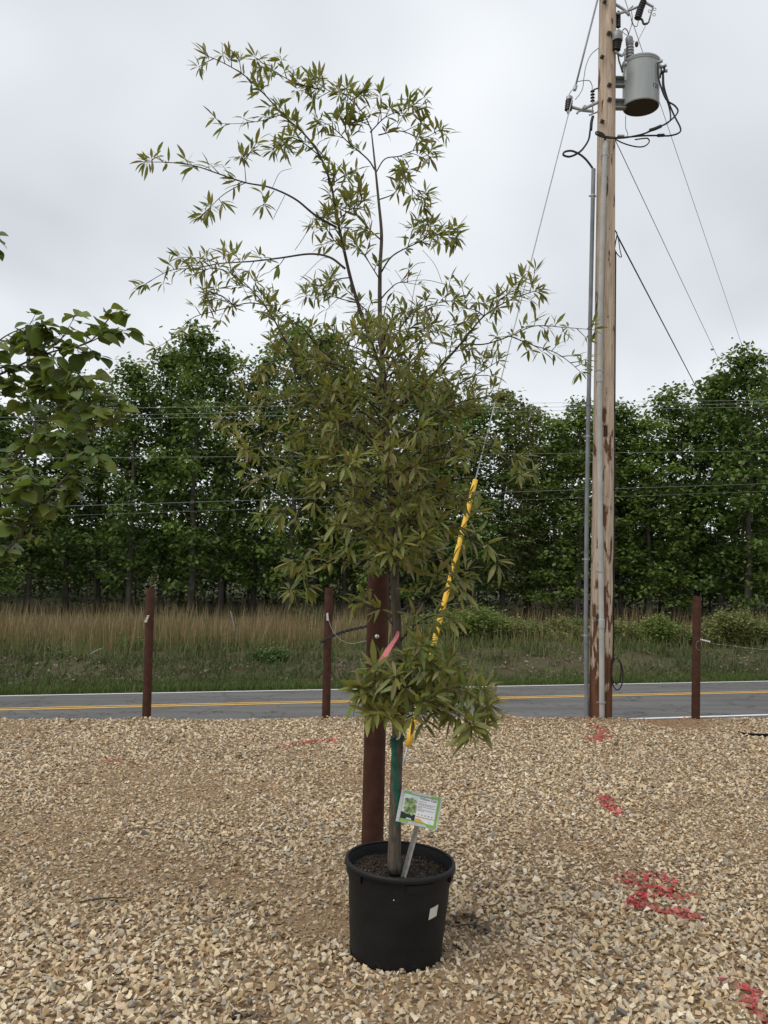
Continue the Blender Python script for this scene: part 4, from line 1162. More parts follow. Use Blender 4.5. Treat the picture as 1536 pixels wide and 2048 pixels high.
# ------------------------------------------------------------------ nursery pot
pot_c = P(791, 1893, 3.72); pot_c.z = float(terr(pot_c.x, pot_c.y)) - .004
pot = empty('nursery_pot', pot_c)
TILT = Matrix.Rotation(R(1.9), 4, 'Y') @ Matrix.Rotation(R(-.6), 4, 'X')
paxis = TILT.to_3x3() @ Vector((0, 0, 1))
PH, RT, RB = .402, .236, .196
def lathe_noise(prof, n=64):
    return MB().lathe(prof, pot_c, paxis, n, True, False)
def prad(z): return RB + (RT - .010 - RB) * (z / PH)
outer = [(RB * .90, .0), (RB * .97, .002), (RB + .001, .014)] + [(prad(z) + (.0015 * math.sin(z * 60)), z) for z in np.linspace(.03, PH - .03, 10)]
inner = [(RT - .014, PH - .006), (RT - .018, PH - .03), (prad(PH - .06) - .006, PH - .06), (prad(PH - .12) - .006, PH - .12)]
wall = MB().lathe(outer + [(prad(PH - .026), PH - .026)] + inner, pot_c, paxis, 72, True, False).build('wall', M['black_plastic'], pot, True, 50)
MB().lathe([(prad(PH - .022) + .001, PH - .025), (RT + .001, PH - .023), (RT + .004, PH - .019), (RT + .003, PH - .007), (RT, PH), (RT - .006, PH + .002), (RT - .012, PH - .002)], pot_c, paxis, 72, False, False).build('rim', M['black_plastic'], pot, True, 60)
tilt3 = TILT.to_3x3()
def pot_pt(ang, rad, z):    # ang measured from the camera-facing side, to the right
    return pot_c + tilt3 @ Vector((math.sin(ang) * rad, -math.cos(ang) * rad, z))
def pot_band(a0, a1, z0, z1, off, thick, name, mat, n=10):
    V, Fc = [], []
    for i in range(n + 1):
        a = a0 + (a1 - a0) * i / n
        for z, o in ((z0, off), (z1, off), (z1, off + thick), (z0, off + thick)):
            V.append(pot_pt(a, prad(z) + o, z))
    for i in range(n):
        for k in range(4):
            Fc.append((i * 4 + k, (i + 1) * 4 + k, (i + 1) * 4 + (k + 1) % 4, i * 4 + (k + 1) % 4))
    Fc += [(0, 1, 2, 3), (n * 4 + 3, n * 4 + 2, n * 4 + 1, n * 4)]
    return MB().add(V, Fc).build(name, mat, pot)
pot_band(.10, .62, PH - .060, PH - .028, -.002, .010, 'handle', M['black_plastic'])
pot_band(-1.55, -.80, PH - .055, PH - .026, -.002, .011, 'handle', M['black_plastic'])
pot_band(1.15, 1.75, PH - .055, PH - .026, -.002, .013, 'handle', M['black_plastic'])
for a in (-.42, .40, 1.25, -1.3):
    c = pot_pt(a, prad(.03) - .001, .03)
    MB().lathe([(.012, -.003), (.014, .0035), (.010, .004), (.009, -.002)], c, c - (pot_c + tilt3 @ Vector((0, 0, .03))), 14).build('drain_hole', M['rubber'], pot)
V, Fc = [], []
for i in range(7):
    u = i / 6
    for v in (0, 1):
        a = .60 + u * .21 + v * .02; z = .222 + v * .046 + u * .008
        V.append(pot_pt(a, prad(z) + .0022, z))
for i in range(6): Fc.append((i * 2, i * 2 + 2, i * 2 + 3, i * 2 + 1))
MB().add(V, Fc).build('sticker', M['sticker'], pot)
MB().lathe([(.0025, 0), (.001, .001)], pot_pt(-.12, prad(.31) + .0005, .31), (-.1, -1, .1), 8).build('scuff', M['white'], pot)
tag(pot, 'large black plastic nursery pot holding the oak, white sticker on its side', 'pot')
# soil surface and crumbs
SOILZ = PH - .052
rs = np.random.default_rng(3)
n_r, n_a = 14, 40
V, C, Fc = [], [], []
for i in range(n_r + 1):
    rr = (prad(SOILZ) - .006) * i / n_r
    for k in range(n_a):
        a = 2 * math.pi * k / n_a
        x, y = rr * math.cos(a), rr * math.sin(a)
        V.append(pot_c + tilt3 @ Vector((x, y, SOILZ + .014 * (float(fbm(x * 18 + 9, y * 18 + 3, 4)) - .5) + .012 * math.exp(-(x * x + y * y) / .006))))
        g = .016 + .02 * rs.random(); C.append((g * 1.25, g * .95, g * .72))
for i in range(n_r):
    for k in range(n_a): Fc.append((i * n_a + k, i * n_a + (k + 1) % n_a, (i + 1) * n_a + (k + 1) % n_a, (i + 1) * n_a + k))
mb = MB(); mb.v, mb.f, mb.c, mb.n = [tuple(v) for v in V], Fc, C, len(V)
soil = mb.build('soil', M['soil'], pot)
m = 2600
rr = np.sqrt(rs.random(m)) * (prad(SOILZ) - .010); a = rs.uniform(0, 6.28, m)
lp = np.stack([rr * np.cos(a), rr * np.sin(a), np.full(m, SOILZ)], -1)
lp[:, 2] += .014 * (fbm(lp[:, 0] * 18 + 9, lp[:, 1] * 18 + 3, 4) - .5) + .012 * np.exp(-(rr ** 2) / .006) + rs.uniform(-.001, .003, m)
wp = lp @ np.array(tilt3).T + np.array(pot_c)
cc = np.array([(.030, .021, .015), (.055, .038, .026), (.016, .012, .010), (.12, .095, .07)])[rs.choice(4, m, p=[.42, .28, .25, .05])] * rs.uniform(.7, 1.3, (m, 1))
Vq, Tq, Cq = scatter(wp, rs.uniform(.003, .0085, m), cc, lo, rs, .6)
sc_ = npmesh('bark_chips', Vq, Tq, M['soil'], Cq, soil); sc_['kind'] = 'stuff'
sc_.matrix_parent_inverse = Matrix.Identity(4)

# ------------------------------------------------------------------ potted oak
OY = 3.66
ob = pot_c + tilt3 @ Vector((-.012, -.03, SOILZ))
oak = empty('willow_oak_tree', ob)
rl = np.random.default_rng(21); rr_ = random.Random(21)
LEAVES = []       # pos, dir, normal, length, kind
def oak_leaf_proto(fold, droop, wmul):
    pts = [(0, 0), (.06, .012), (.28, .40), (.55, .5), (.82, .28), (1, 0)]
    V = [(0, 0, 0)]
    for t, w in pts[1:-1]:
        z = -droop * t * t
        V += [(t, w * wmul, z + fold * w), (t, 0, z), (t, -w * wmul, z + fold * w)]
    V.append((1, 0, -droop))
    T = []
    k = len(pts) - 2
    T += [(0, 2, 1), (0, 3, 2)]
    for i in range(k - 1):
        a, b = 1 + i * 3, 1 + (i + 1) * 3
        T += [(a, a + 1, b + 1), (a, b + 1, b), (a + 1, a + 2, b + 2), (a + 1, b + 2, b + 1)]
    a = 1 + (k - 1) * 3; tip = len(V) - 1
    T += [(a, a + 1, tip), (a + 1, a + 2, tip)]
    return np.array(V, float), np.array(T)
OAKP = [oak_leaf_proto(.05, .10, 1), oak_leaf_proto(.07, .22, .95), oak_leaf_proto(.04, .02, 1.05), oak_leaf_proto(.06, .32, .9)]
OAKC = [(.185, .196, .050), (.205, .200, .056), (.150, .185, .049), (.212, .176, .066), (.175, .212, .054), (.255, .24, .09)]
def whorl(p, d, n, L, spread=1.0):
    d = d.normalized()
    u = d.orthogonal().normalized(); w = d.cross(u)
    a0 = rr_.uniform(0, 6.28)
    up = min(1, max(0, (p.z - 1.5) / .8)); L = L * (1 - .20 * up); drp = .14 * (1 - up)
    n = int(round(n * (1 + .22 * up)))
    for k in range(n):
        a = a0 + k * 2.4 + rr_.gauss(0, .3)
        th = rr_.uniform(.35, 1.55) * spread
        dd = d * math.cos(th) + (u * math.cos(a) + w * math.sin(a)) * math.sin(th)
        dd.z -= rr_.uniform(-.25, .18) + drp
        dd.normalize()
        nn = Vector((rr_.gauss(0, .45), rr_.gauss(-.25, .45), 1))
        LEAVES.append((p + dd * rr_.uniform(0, .006) - d * rr_.uniform(0, .022), dd, nn, L * rr_.uniform(.65, 1.2), rr_.randrange(4)))
def grow(mb, pts, r0, r1, t0=.25, spacing=.06, twig=.07, nl=6, L=.078, tipn=8, bare=0.0):
    sp = spline(pts, 8)
    acc = [0.0]
    for a, b in zip(sp[:-1], sp[1:]): acc.append(acc[-1] + (b - a).length)
    tot = acc[-1]
    mb.tube(sp, [r0 + (r1 - r0) * (q / tot) ** .85 for q in acc], 7)
    def at(s):
        for i in range(len(acc) - 1):
            if acc[i + 1] >= s:
                f = (s - acc[i]) / (acc[i + 1] - acc[i] + 1e-9)
                return sp[i].lerp(sp[i + 1], f), (sp[i + 1] - sp[i]).normalized()
        return sp[-1], (sp[-1] - sp[-2]).normalized()
    s = t0 * tot
    while s < tot:
        p, t = at(s)
        if rr_.random() > bare:
            f = s / tot
            o = t.orthogonal().normalized(); o = Matrix.Rotation(rr_.uniform(0, 6.28), 3, t) @ o
            d = (t * rr_.uniform(.3, 1.0) + o * rr_.uniform(.5, 1.1) + Vector((0, 0, .25))).normalized()
            tl = twig * rr_.uniform(.3, 1.6)
            mid = p + d * tl * .5; e_ = p + d * tl + Vector((0, 0, rr_.uniform(-.15, .1) * tl))
            mb.tube([p, mid, e_], [.0022, .0017, .0012], 4, caps=False)
            if tl > .075: whorl(mid, d, max(2, nl // 2), L * .9)
            whorl(e_, d, max(3, int(1.15 * nl * rr_.uniform(.6, 1.3))), L)
        s += .72 * spacing * rr_.uniform(.55, 1.5)
    whorl(sp[-1], (sp[-1] - sp[-2]), tipn, L)
    return sp
def OP(pts, y0=0.0, y1=0.0):
    n = len(pts) - 1
    return [P(x, y, OY + y0 + (y1 - y0) * (i / n) ** 1.1) for i, (x, y) in enumerate(pts)]
# trunk and leader
tpx = [(788, 1745), (790, 1650), (792, 1560), (795, 1480), (796, 1380), (793, 1250), (789, 1150), (782, 1000), (773, 860), (766, 740), (760, 640), (760, 540), (763, 470), (757, 400), (750, 330), (742, 255)]
tpw = [28, 25, 24, 23.2, 22.5, 19.5, 18, 16, 14, 11, 9.2, 7.8, 6.8, 5.4, 4.2, 2.4]
tp = [P(x, y, OY) for x, y in tpx]
ts = spline(tp, 6)
tw = np.interp(np.linspace(0, len(tpx) - 1, len(ts)), range(len(tpx)), tpw) * OY / F / 2
MB().tube(ts, list(tw), 14).build('trunk', M['bark'], oak, True)
mb = MB()
BR = []
def br(pts, y0=0, y1=0, r=(.006, .002), **k):
    b = MB(); grow(b, OP(pts, y0, y1), r[0], r[1], **k)
    b.build('branch', M['twig'], oak, True)
# second leader leaning left
br([(764, 745), (748, 702), (720, 620), (702, 560), (688, 500), (675, 440), (662, 370), (640, 312), (610, 270), (568, 232), (530, 190), (490, 152), (447, 126), (410, 110)], 0, -.10, (.010, .0016), t0=.33, spacing=.050, twig=.05, nl=7)
br([(750, 340), (735, 318), (700, 288), (665, 255), (635, 240)], 0, .1, (.004, .0016), spacing=.05)
br([(742, 258), (725, 225), (690, 190), (655, 180), (622, 155)], 0, .15, (.003, .0014), t0=.05, spacing=.038, nl=8)
br([(650, 182), (590, 165), (545, 140), (507, 112)], .1, .2, (.003, .0014), t0=.0, spacing=.045, nl=7)
br([(640, 312), (605, 285), (575, 275), (545, 300)], -.05, -.15, (.003, .0014), t0=.2, spacing=.04, nl=6)
br([(565, 228), (530, 240), (480, 247), (425, 247)], -.05, -.1, (.002, .0008), t0=.1, spacing=.07, nl=4, bare=.75, tipn=0)
br([(700, 288), (690, 250), (700, 205), (720, 190)], .05, .1, (.003, .0014), t0=.1, spacing=.04, nl=8)
br([(740, 265), (770, 235), (800, 222), (826, 212)], 0, -.1, (.003, .0014), t0=.2, spacing=.045, nl=7)
br([(757, 270), (800, 262), (845, 275), (882, 258)], 0, .12, (.003, .0014), t0=.1, spacing=.05, nl=6)
br([(752, 345), (770, 318), (800, 312), (835, 300), (862, 315)], 0, -.12, (.003, .0014), t0=.35, spacing=.05, nl=6)
br([(795, 313), (808, 345), (825, 380), (845, 405)], -.05, -.15, (.0025, .0012), t0=.15, spacing=.045, nl=7)
br([(757, 400), (790, 385), (810, 350)], 0, .15, (.003, .0014), t0=.4, spacing=.06)
# left branches off the second leader
br([(673, 455), (630, 430), (590, 398), (540, 375), (490, 365), (430, 345), (390, 332), (340, 325), (287, 324)], -.02, -.35, (.0055, .0013), t0=.52, spacing=.055, twig=.045, nl=5)
br([(490, 366), (465, 378), (440, 395), (408, 428)], -.2, -.3, (.0022, .0011), t0=.6, spacing=.05, nl=6)
br([(492, 364), (490, 340), (488, 312)], -.2, -.15, (.002, .0011), t0=.75, spacing=.03, nl=6, tipn=9)
br([(548, 382), (535, 398), (524, 412)], -.15, -.2, (.002, .0011), t0=.7, spacing=.03, nl=4)
br([(690, 537), (660, 515), (620, 508), (560, 516), (500, 523), (440, 527), (390, 537), (340, 541), (284, 572)], 0, .30, (.0055, .0013), t0=.30, spacing=.085, twig=.06, nl=5, L=.082)
br([(440, 528), (412, 518), (380, 515)], .2, .25, (.002, .0011), t0=.4, spacing=.05, nl=5)
br([(480, 525), (470, 505)], .2, .2, (.002, .0011), t0=.6, spacing=.03, nl=5)
br([(675, 440), (700, 420), (730, 400)], 0, -.15, (.003, .0014), t0=.3, spacing=.05)
br([(662, 370), (690, 350), (715, 340)], 0, -.2, (.003, .0014), t0=.2, spacing=.045)
br([(688, 500), (660, 470), (645, 430)], 0, .2, (.003, .0014), t0=.2, spacing=.045, nl=7)
br([(700, 555), (672, 560), (650, 580)], 0, -.2, (.003, .0014), t0=.3, spacing=.05, nl=6)
br([(715, 605), (690, 600), (650, 590), (610, 592)], 0, .2, (.003, .0012), t0=.3, spacing=.07, nl=5)
br([(762, 480), (735, 455), (715, 430), (705, 395)], 0, .15, (.0035, .0014), t0=.25, spacing=.045, nl=7)
br([(760, 560), (735, 520), (715, 495)], 0, -.15, (.003, .0014), t0=.25, spacing=.05, nl=6)
# right of the leader
br([(762, 545), (785, 512), (830, 488), (875, 468), (915, 472)], 0, -.2, (.004, .0014), t0=.35, spacing=.038, nl=8)
br([(830, 488), (850, 470), (865, 450)], -.1, -.05, (.002, .0012), t0=.3, spacing=.04, nl=7)
br([(760, 600), (778, 580), (800, 565), (840, 570)], 0, .2, (.004, .001), t0=.4, spacing=.09, nl=4, bare=.4, tipn=4)
br([(766, 720), (790, 675), (820, 630), (860, 610), (910, 600)], 0, .25, (.0055, .0014), t0=.4, spacing=.06, nl=6)
br([(764, 650), (775, 600), (790, 580)], 0, .1, (.003, .001), t0=.5, spacing=.08, nl=4, bare=.5, tipn=3)
br([(775, 835), (817, 798), (869, 746), (921, 688), (968, 632), (1020, 600), (1075, 580)], 0, -.25, (.0085, .0016), t0=.35, spacing=.042, nl=7, L=.084)
br([(921, 688), (970, 688), (1020, 672), (1070, 652), (1130, 655), (1192, 660)], -.1, .05, (.0035, .0012), t0=.2, spacing=.055, twig=.05, nl=5, L=.072)
br([(1020, 672), (1065, 690), (1110, 705), (1140, 725), (1165, 748)], -.03, -.1, (.003, .0012), t0=.15, spacing=.052, twig=.05, nl=5, L=.075)
br([(968, 632), (950, 620), (920, 615)], -.2, -.3, (.003, .0014), t0=.2, spacing=.05, nl=7)
br([(990, 618), (1000, 600), (1035, 575)], -.2, -.3, (.003, .0014), t0=.2, spacing=.05, nl=8)
br([(772, 860), (840, 812), (905, 775), (960, 745), (1000, 720)], 0, .3, (.006, .0016), t0=.3, spacing=.05, nl=6)
br([(775, 905), (850, 840), (920, 805), (990, 790)], 0, -.2, (.006, .0016), t0=.3, spacing=.048, nl=6)
br([(781, 1000), (850, 935), (930, 905), (1000, 920), (1065, 945)], 0, .3, (.006, .0014), t0=.4, spacing=.06, nl=5)
br([(778, 945), (850, 900), (950, 885), (1040, 915)], 0, -.1, (.005, .0012), t0=.35, spacing=.07, nl=5)
br([(788, 1120), (850, 1060), (910, 1050), (975, 1090)], 0, -.25, (.006, .0014), t0=.3, spacing=.05, nl=7, L=.09)
br([(786, 1080), (840, 1010), (890, 985), (925, 1010)], 0, .2, (.005, .0014), t0=.25, spacing=.048, nl=7, L=.085)
br([(790, 1180), (840, 1130), (890, 1120), (940, 1150)], 0, .2, (.005, .0014), t0=.25, spacing=.05, nl=6, L=.085)
br([(792, 1230), (840, 1200), (880, 1170), (925, 1160)], 0, -.2, (.005, .0014), t0=.3, spacing=.06, nl=6, L=.085)
br([(794, 1290), (830, 1250), (870, 1230), (900, 1235)], 0, -.2, (.005, .0014), t0=.2, spacing=.055, nl=5, L=.08)
# left middle
br([(782, 915), (740, 870), (690, 845), (655, 825), (622, 772), (593, 716), (569, 678), (541, 628), (505, 582), (469, 551), (432, 537), (405, 540)], 0, .05, (.0085, .0014), t0=.25, spacing=.045, nl=6)
br([(541, 612), (500, 606), (470, 612), (423, 624), (382, 638), (341, 678), (308, 698)], .05, .1, (.003, .001), t0=.05, spacing=.075, nl=5)
br([(470, 612), (440, 590), (410, 590)], .1, .15, (.0025, .0012), t0=.1, spacing=.04, nl=8)
br([(767, 800), (702, 748), (640, 698), (608, 658), (570, 632), (535, 605)], 0, -.2, (.006, .0014), t0=.2, spacing=.048, nl=6)
br([(600, 725), (560, 720), (520, 735), (480, 760)], -.1, -.2, (.003, .0012), t0=.1, spacing=.045, nl=7)
br([(655, 825), (600, 800), (540, 810), (470, 835), (440, 840)], .05, .2, (.004, .0012), t0=.1, spacing=.042, nl=6)
br([(778, 940), (700, 880), (620, 860), (540, 880), (490, 900)], 0, -.2, (.0055, .0014), t0=.25, spacing=.043, nl=6)
br([(782, 985), (700, 930), (620, 920), (550, 945), (500, 970)], 0, .15, (.005, .0012), t0=.3, spacing=.05, nl=6)
br([(785, 1040), (720, 990), (660, 980), (600, 1005), (560, 1030)], 0, -.2, (.005, .0012), t0=.3, spacing=.06, nl=5)
br([(788, 1100), (730, 1060), (680, 1055), (640, 1080), (590, 1130)], 0, .1, (.005, .0012), t0=.3, spacing=.06, nl=6)
br([(789, 1150), (740, 1120), (700, 1130), (660, 1125)], 0, -.2, (.004, .0012), t0=.4, spacing=.05, nl=6)
br([(620, 1110), (595, 1140), (578, 1185)], .08, .1, (.002, .001), t0=.3, spacing=.05, nl=6)
br([(793, 1260), (765, 1225), (740, 1215), (720, 1200)], 0, -.15, (.003, .0012), t0=.4, spacing=.06, nl=5)
# low skirt
br([(797, 1440), (840, 1395), (890, 1372), (940, 1380), (975, 1410)], 0, -.2, (.007, .0016), t0=.15, spacing=.040, nl=7, L=.095)
br([(797, 1425), (840, 1350), (880, 1330), (930, 1345)], 0, .15, (.005, .0015), t0=.15, spacing=.045, nl=7, L=.09)
br([(797, 1450), (850, 1425), (900, 1420), (945, 1455)], 0, -.3, (.004, .0014), t0=.25, spacing=.045, nl=6, L=.095)
br([(797, 1400), (825, 1330), (840, 1290)], 0, -.25, (.004, .0014), t0=.15, spacing=.045, nl=6, L=.09)
br([(796, 1430), (770, 1385), (745, 1370), (720, 1390)], 0, -.2, (.005, .0015), t0=.2, spacing=.036, nl=8, L=.105)
br([(796, 1445), (775, 1430), (755, 1425)], 0, -.25, (.003, .0014), t0=.2, spacing=.04, nl=7, L=.10)
for k in range(11):
    az = k * 2.39996; py = 1445 - 75 * (k / 10)
    dx = 40 + math.cos(az) * rr_.uniform(60, 115) * (1 if math.cos(az) > 0 else .55)
    br([(796, py), (796 + dx * .5, py - 35), (796 + dx, py - rr_.uniform(10, 60))], 0, math.sin(az) * .3, (.004, .0014), t0=.25, spacing=.05, nl=6, L=.092)
# inner branches towards and away from the camera
for k in range(72):
    f = (k + .5) / 72
    py = 690 + 480 * f
    tx = np.interp(py, [690, 860, 1000, 1150, 1300], [763, 773, 782, 789, 794])
    az = k * 2.39996
    dx = math.cos(az) * rr_.uniform(70, 190) * np.interp(f, [0, .45, 1], [.8, 1.15, .7]); dyw = math.sin(az) * rr_.uniform(.25, .5)
    rise = rr_.uniform(30, 110)
    br([(tx, py), (tx + dx * .5, py - rise * .7), (tx + dx, py - rise)], 0, dyw, (.0045, .0014), t0=.3, spacing=.062, nl=6)
# dead bare twigs
mb = MB()
for pts in ([(590, 500), (610, 470), (622, 440)], [(800, 565), (830, 530), (850, 525)], [(800, 565), (850, 560), (895, 570)], [(845, 500), (870, 530), (885, 568)], [(545, 375), (560, 345), (583, 337)], [(570, 390), (550, 430), (548, 436)], [(600, 560), (640, 520), (655, 515)],
            [(820, 630), (830, 570), (842, 540)], [(820, 630), (840, 600), (860, 580)], [(835, 615), (810, 570), (790, 540)], [(410, 540), (408, 580), (407, 600)], [(425, 538), (428, 580), (430, 598)], [(800, 760), (850, 700), (905, 640), (950, 590)]):
    MB().tube(spline(OP(pts, rr_.uniform(-.1, .1), rr_.uniform(-.1, .1)), 4), .0012, 4).build('bare_twig', M['twig'], oak, True)
print('oak leaves', len(LEAVES))
# the 300 leaves that show largest are objects, the rest is one part
camp = Vector((0, 0, CAM_H))
def show(l):
    p, d, nn, L, k = l
    v = (p - camp); dist = v.length; v.normalize()
    n_ = (nn - d * nn.dot(d)).normalized()
    side = n_.cross(d)
    dl = (d - v * d.dot(v)).length; wl_ = (side - v * side.dot(v)).length
    return L * L * dl * wl_ * abs(n_.dot(v) * .7 + .3) / dist ** 2
order = sorted(range(len(LEAVES)), key=lambda i: -show(LEAVES[i]))
leaf_me = []
for k in range(4):
    for c in range(6):
        pv, pt = OAKP[k]
        v = pv.copy(); v[:, 1] *= .222
        me = bpy.data.meshes.new('leaf'); me.from_pydata(v.tolist(), [], pt.tolist())
        me.polygons.foreach_set('use_smooth', [True] * len(me.polygons))
        at_ = me.color_attributes.new('Col', 'FLOAT_COLOR', 'POINT')
        at_.data.foreach_set('color', np.tile(np.array((*OAKC[c], 1), dtype=np.float32), len(v)))
        me.materials.append(M['leaf_oak']); me.update()
        leaf_me.append(me)
def leaf_matrix(p, d, nn, L):
    d = d.normalized(); n_ = (nn - d * nn.dot(d)).normalized(); b = n_.cross(d)
    return Matrix(((d.x * L, b.x * L, n_.x * L, p.x), (d.y * L, b.y * L, n_.y * L, p.y), (d.z * L, b.z * L, n_.z * L, p.z), (0, 0, 0, 1)))
for i in order[:300]:
    p, d, nn, L, k = LEAVES[i]
    o = bpy.data.objects.new('leaf', leaf_me[k * 6 + rr_.randrange(6)]); COL.objects.link(o)
    o.parent = oak; o.matrix_parent_inverse = Matrix.Translation(-ob)
    o.matrix_basis = leaf_matrix(p, d, nn, L)
Vs, Ts, Cs, base = [], [], [], 0
rest = [LEAVES[i] for i in order[300:]]
for k in range(4):
    sel = [l for l in rest if l[4] == k]
    m = len(sel)
    L_ = np.array([l[3] for l in sel])
    cl = np.array(OAKC)[rl.choice(6, m, p=[.26, .2, .2, .14, .14, .06])] * rl.uniform(.8, 1.2, (m, 1))
    v, t, c = leaf_arrays(np.array([l[0][:] for l in sel]), np.array([l[1][:] for l in sel]), np.array([l[2][:] for l in sel]), L_, L_ * .222 * rl.uniform(.8, 1.2, m), cl, *OAKP[k])
    Vs.append(v); Ts.append(t + base); Cs.append(c); base += len(v)
fo = npmesh('foliage', np.concatenate(Vs), np.concatenate(Ts), M['leaf_oak'], np.concatenate(Cs), oak, smooth=True)
fo['kind'] = 'stuff'
tag(oak, 'tall young potted oak with narrow olive leaves and slim trunk', 'tree')

# tape and tags on the oak
def on_trunk(py, dx=0.0, dy=-.03): return P(np.interp(py, [p[1] for p in tpx][::-1], [p[0] for p in tpx][::-1]) + dx, py, OY + dy)
tape = empty('trunk_tape', on_trunk(1475))
b = MB()
for k in range(3):
    ring = []
    c = P(np.interp(1475 + k * 3, [1380, 1480, 1560], [796, 795, 792]), 1475 + k * 3, OY)
    for i in range(17):
        a = 2 * math.pi * i / 16
        ring.append(c + Vector((math.cos(a) * .0285, math.sin(a) * .0285, .003 * math.sin(a + k))))
    b.tube(ring, .0042, 5)
b.build('wrap', M['teal'], tape, True)
tl_ = [on_trunk(y, dx, -.0285) for y, dx in ((1480, -6), (1510, -4), (1550, -1), (1590, 2), (1625, 5), (1652, 4))]
V, Fc = [], []
sp = spline(tl_, 4)
for i, p in enumerate(sp):
    w_ = .0165 * (1 - .35 * i / len(sp)) + .002 * math.sin(i * 1.3)
    V += [p + Vector((-w_, .006, 0)), p + Vector((0, -.002, 0)), p + Vector((w_, .006, 0))]
for i in range(len(sp) - 1):
    Fc += [(i * 3, i * 3 + 1, i * 3 + 4, i * 3 + 3), (i * 3 + 1, i * 3 + 2, i * 3 + 5, i * 3 + 4)]
MB().add(V, Fc).build('tail', M['teal'], tape, True)
b = MB()
for dx, dy_ in ((-9, 14), (-12, 8), (-6, 18)):
    b.tube(spline([on_trunk(1477, -8, -.03), on_trunk(1477 + dy_ * .5, -8 + dx * .6, -.045), on_trunk(1477 + dy_, -8 + dx, -.04)], 3), .0022, 4)
b.build('loose_end', M['teal'], tape)
tag(tape, 'dark green nursery tape tied round the oak trunk', 'tape')
def ribbon(pts, ws, mat, name, label, cat, thick=.0008):
    V, Fc = [], []
    for p, w_ in zip(pts, ws):
        V += [p + w_, p - w_, p - w_ + Vector((0, thick, 0)), p + w_ + Vector((0, thick, 0))]
    for i in range(len(pts) - 1):
        for k in range(4): Fc.append((i * 4 + k, i * 4 + (k + 1) % 4, (i + 1) * 4 + (k + 1) % 4, (i + 1) * 4 + k))
    m_ = (len(pts) - 1) * 4
    Fc += [(0, 3, 2, 1), (m_, m_ + 1, m_ + 2, m_ + 3)]
    return tag(MB().add(V, Fc).build(name, mat, None, False), label, cat)
rp = spline([on_trunk(1262, 3, -.03), on_trunk(1275, -1, -.09), on_trunk(1295, -15, -.13), on_trunk(1325, -33, -.15)], 5)
ribbon(rp, [Vector((.0045 + .0125 * (i / (len(rp) - 1)) ** .8, -.003, .006 * (i / (len(rp) - 1)))) for i in range(len(rp))], M['pink'], 'flagging_ribbon', 'pink flagging ribbon fluttering from the oak trunk', 'ribbon')
wt = [on_trunk(1428, 16, -.05), on_trunk(1450, 9, -.06), on_trunk(1479, 1, -.06)]
ribbon(wt, [Vector((.0072, 0, .003))] * 3, M['white'], 'plant_tag', 'white plastic strip tag hanging on the oak trunk', 'tag')

# ------------------------------------------------------------------ plant sign on its stake
SBL, SBR, STL = P(791, 1642, 3.585), P(874, 1661, 3.575), P(802, 1577, 3.63)
U = SBR - SBL; Vv = STL - SBL
SW, SH = U.length, Vv.length
U.normalize(); Vv = (Vv - U * Vv.dot(U)).normalized(); N = U.cross(Vv)
def S(u, v, h=0.0): return SBL + U * (u * SW) + Vv * (v * SH) + N * h
sign = empty('plant_sign', P(809, 1748, 3.62))
PRINT = {'green_border', 'photo_sky', 'photo_ground', 'photo_stone', 'text_line', 'icon', 'gold_rule', 'gold_swoosh', 'emblem'}
def srect(u0, u1, v0, v1, h, t, name, mat):
    V = [S(u, v, hh) for hh in (h, h - t) for u, v in ((u0, v0), (u1, v0), (u1, v1), (u0, v1))]
    Fc = [(0, 1, 2, 3), (7, 6, 5, 4), (0, 4, 5, 1), (1, 5, 6, 2), (2, 6, 7, 3), (3, 7, 4, 0)]
    return MB().add(V, Fc).build(name, mat, card if name in PRINT else sign)
def spoly(pts, h, name, mat, parent=None):
    return MB().add([S(u, v, h) for u, v in pts], [tuple(range(len(pts)))]).build(name, mat, card if name in PRINT else sign)
srect(0, 1, 0, 1, 0, .004, 'backing_plate', M['alu'])
card = srect(.035, .965, .03, .97, .0015, .001, 'card', M['print_white'])
for u0, u1, v0, v1 in ((.035, .965, .03, .12), (.035, .965, .885, .97), (.895, .965, .12, .885)):
    srect(u0, u1, v0, v1, .0022, .0004, 'green_border', M['print_green'])
srect(0, .075, .0, 1, .0045, .004, 'side_clip', M['alu'])
srect(.955, 1, .0, 1, .0045, .004, 'side_clip', M['alu'])
spoly([(.27, .91), (.72, .91), (.75, 1.0), (.24, 1.0)], .0048, 'top_clip', M['alu'])
spoly([(.27, 0.0), (.76, 0.0), (.70, .085), (.31, .085)], .0048, 'bottom_clip', M['alu'])
spoly([(.085, .125), (.43, .125), (.43, .885), (.085, .885)], .0024, 'photo_sky', M['print_pale'])
spoly([(.085, .125), (.43, .125), (.43, .30), (.33, .33), (.22, .29), (.085, .34)], .0030, 'photo_ground', M['print_black'])
rz = random.Random(2)
pts = []
for i in range(40):
    a = 2 * math.pi * i / 40; rr = 1 + rz.uniform(-.22, .16)
    pts.append((min(.428, max(.087, .27 + .165 * rr * math.cos(a))), .53 + .27 * rr * math.sin(a)))
MB().add([S(.27, .53, .0036)] + [S(u, v, .0036) for u, v in pts], [(0, i + 1, (i + 1) % 40 + 1) for i in range(40)]).build('photo_tree', M['print_tree'], card)
spoly([(.22, .135), (.36, .135), (.34, .175), (.24, .18)], .0037, 'photo_stone', M['print_pale'])
def stext(body, size, u, v, mat, name, h=.0032):
    Vt, Ft = text_mesh(body, size)
    MB().add([SBL + U * (u * SW + x) + Vv * (v * SH + y) + N * h for x, y, z in Vt], Ft).build(name, mat, card)
stext('Willow Oak', .0150, .455, .80, M['print_navy'], 'lettering')
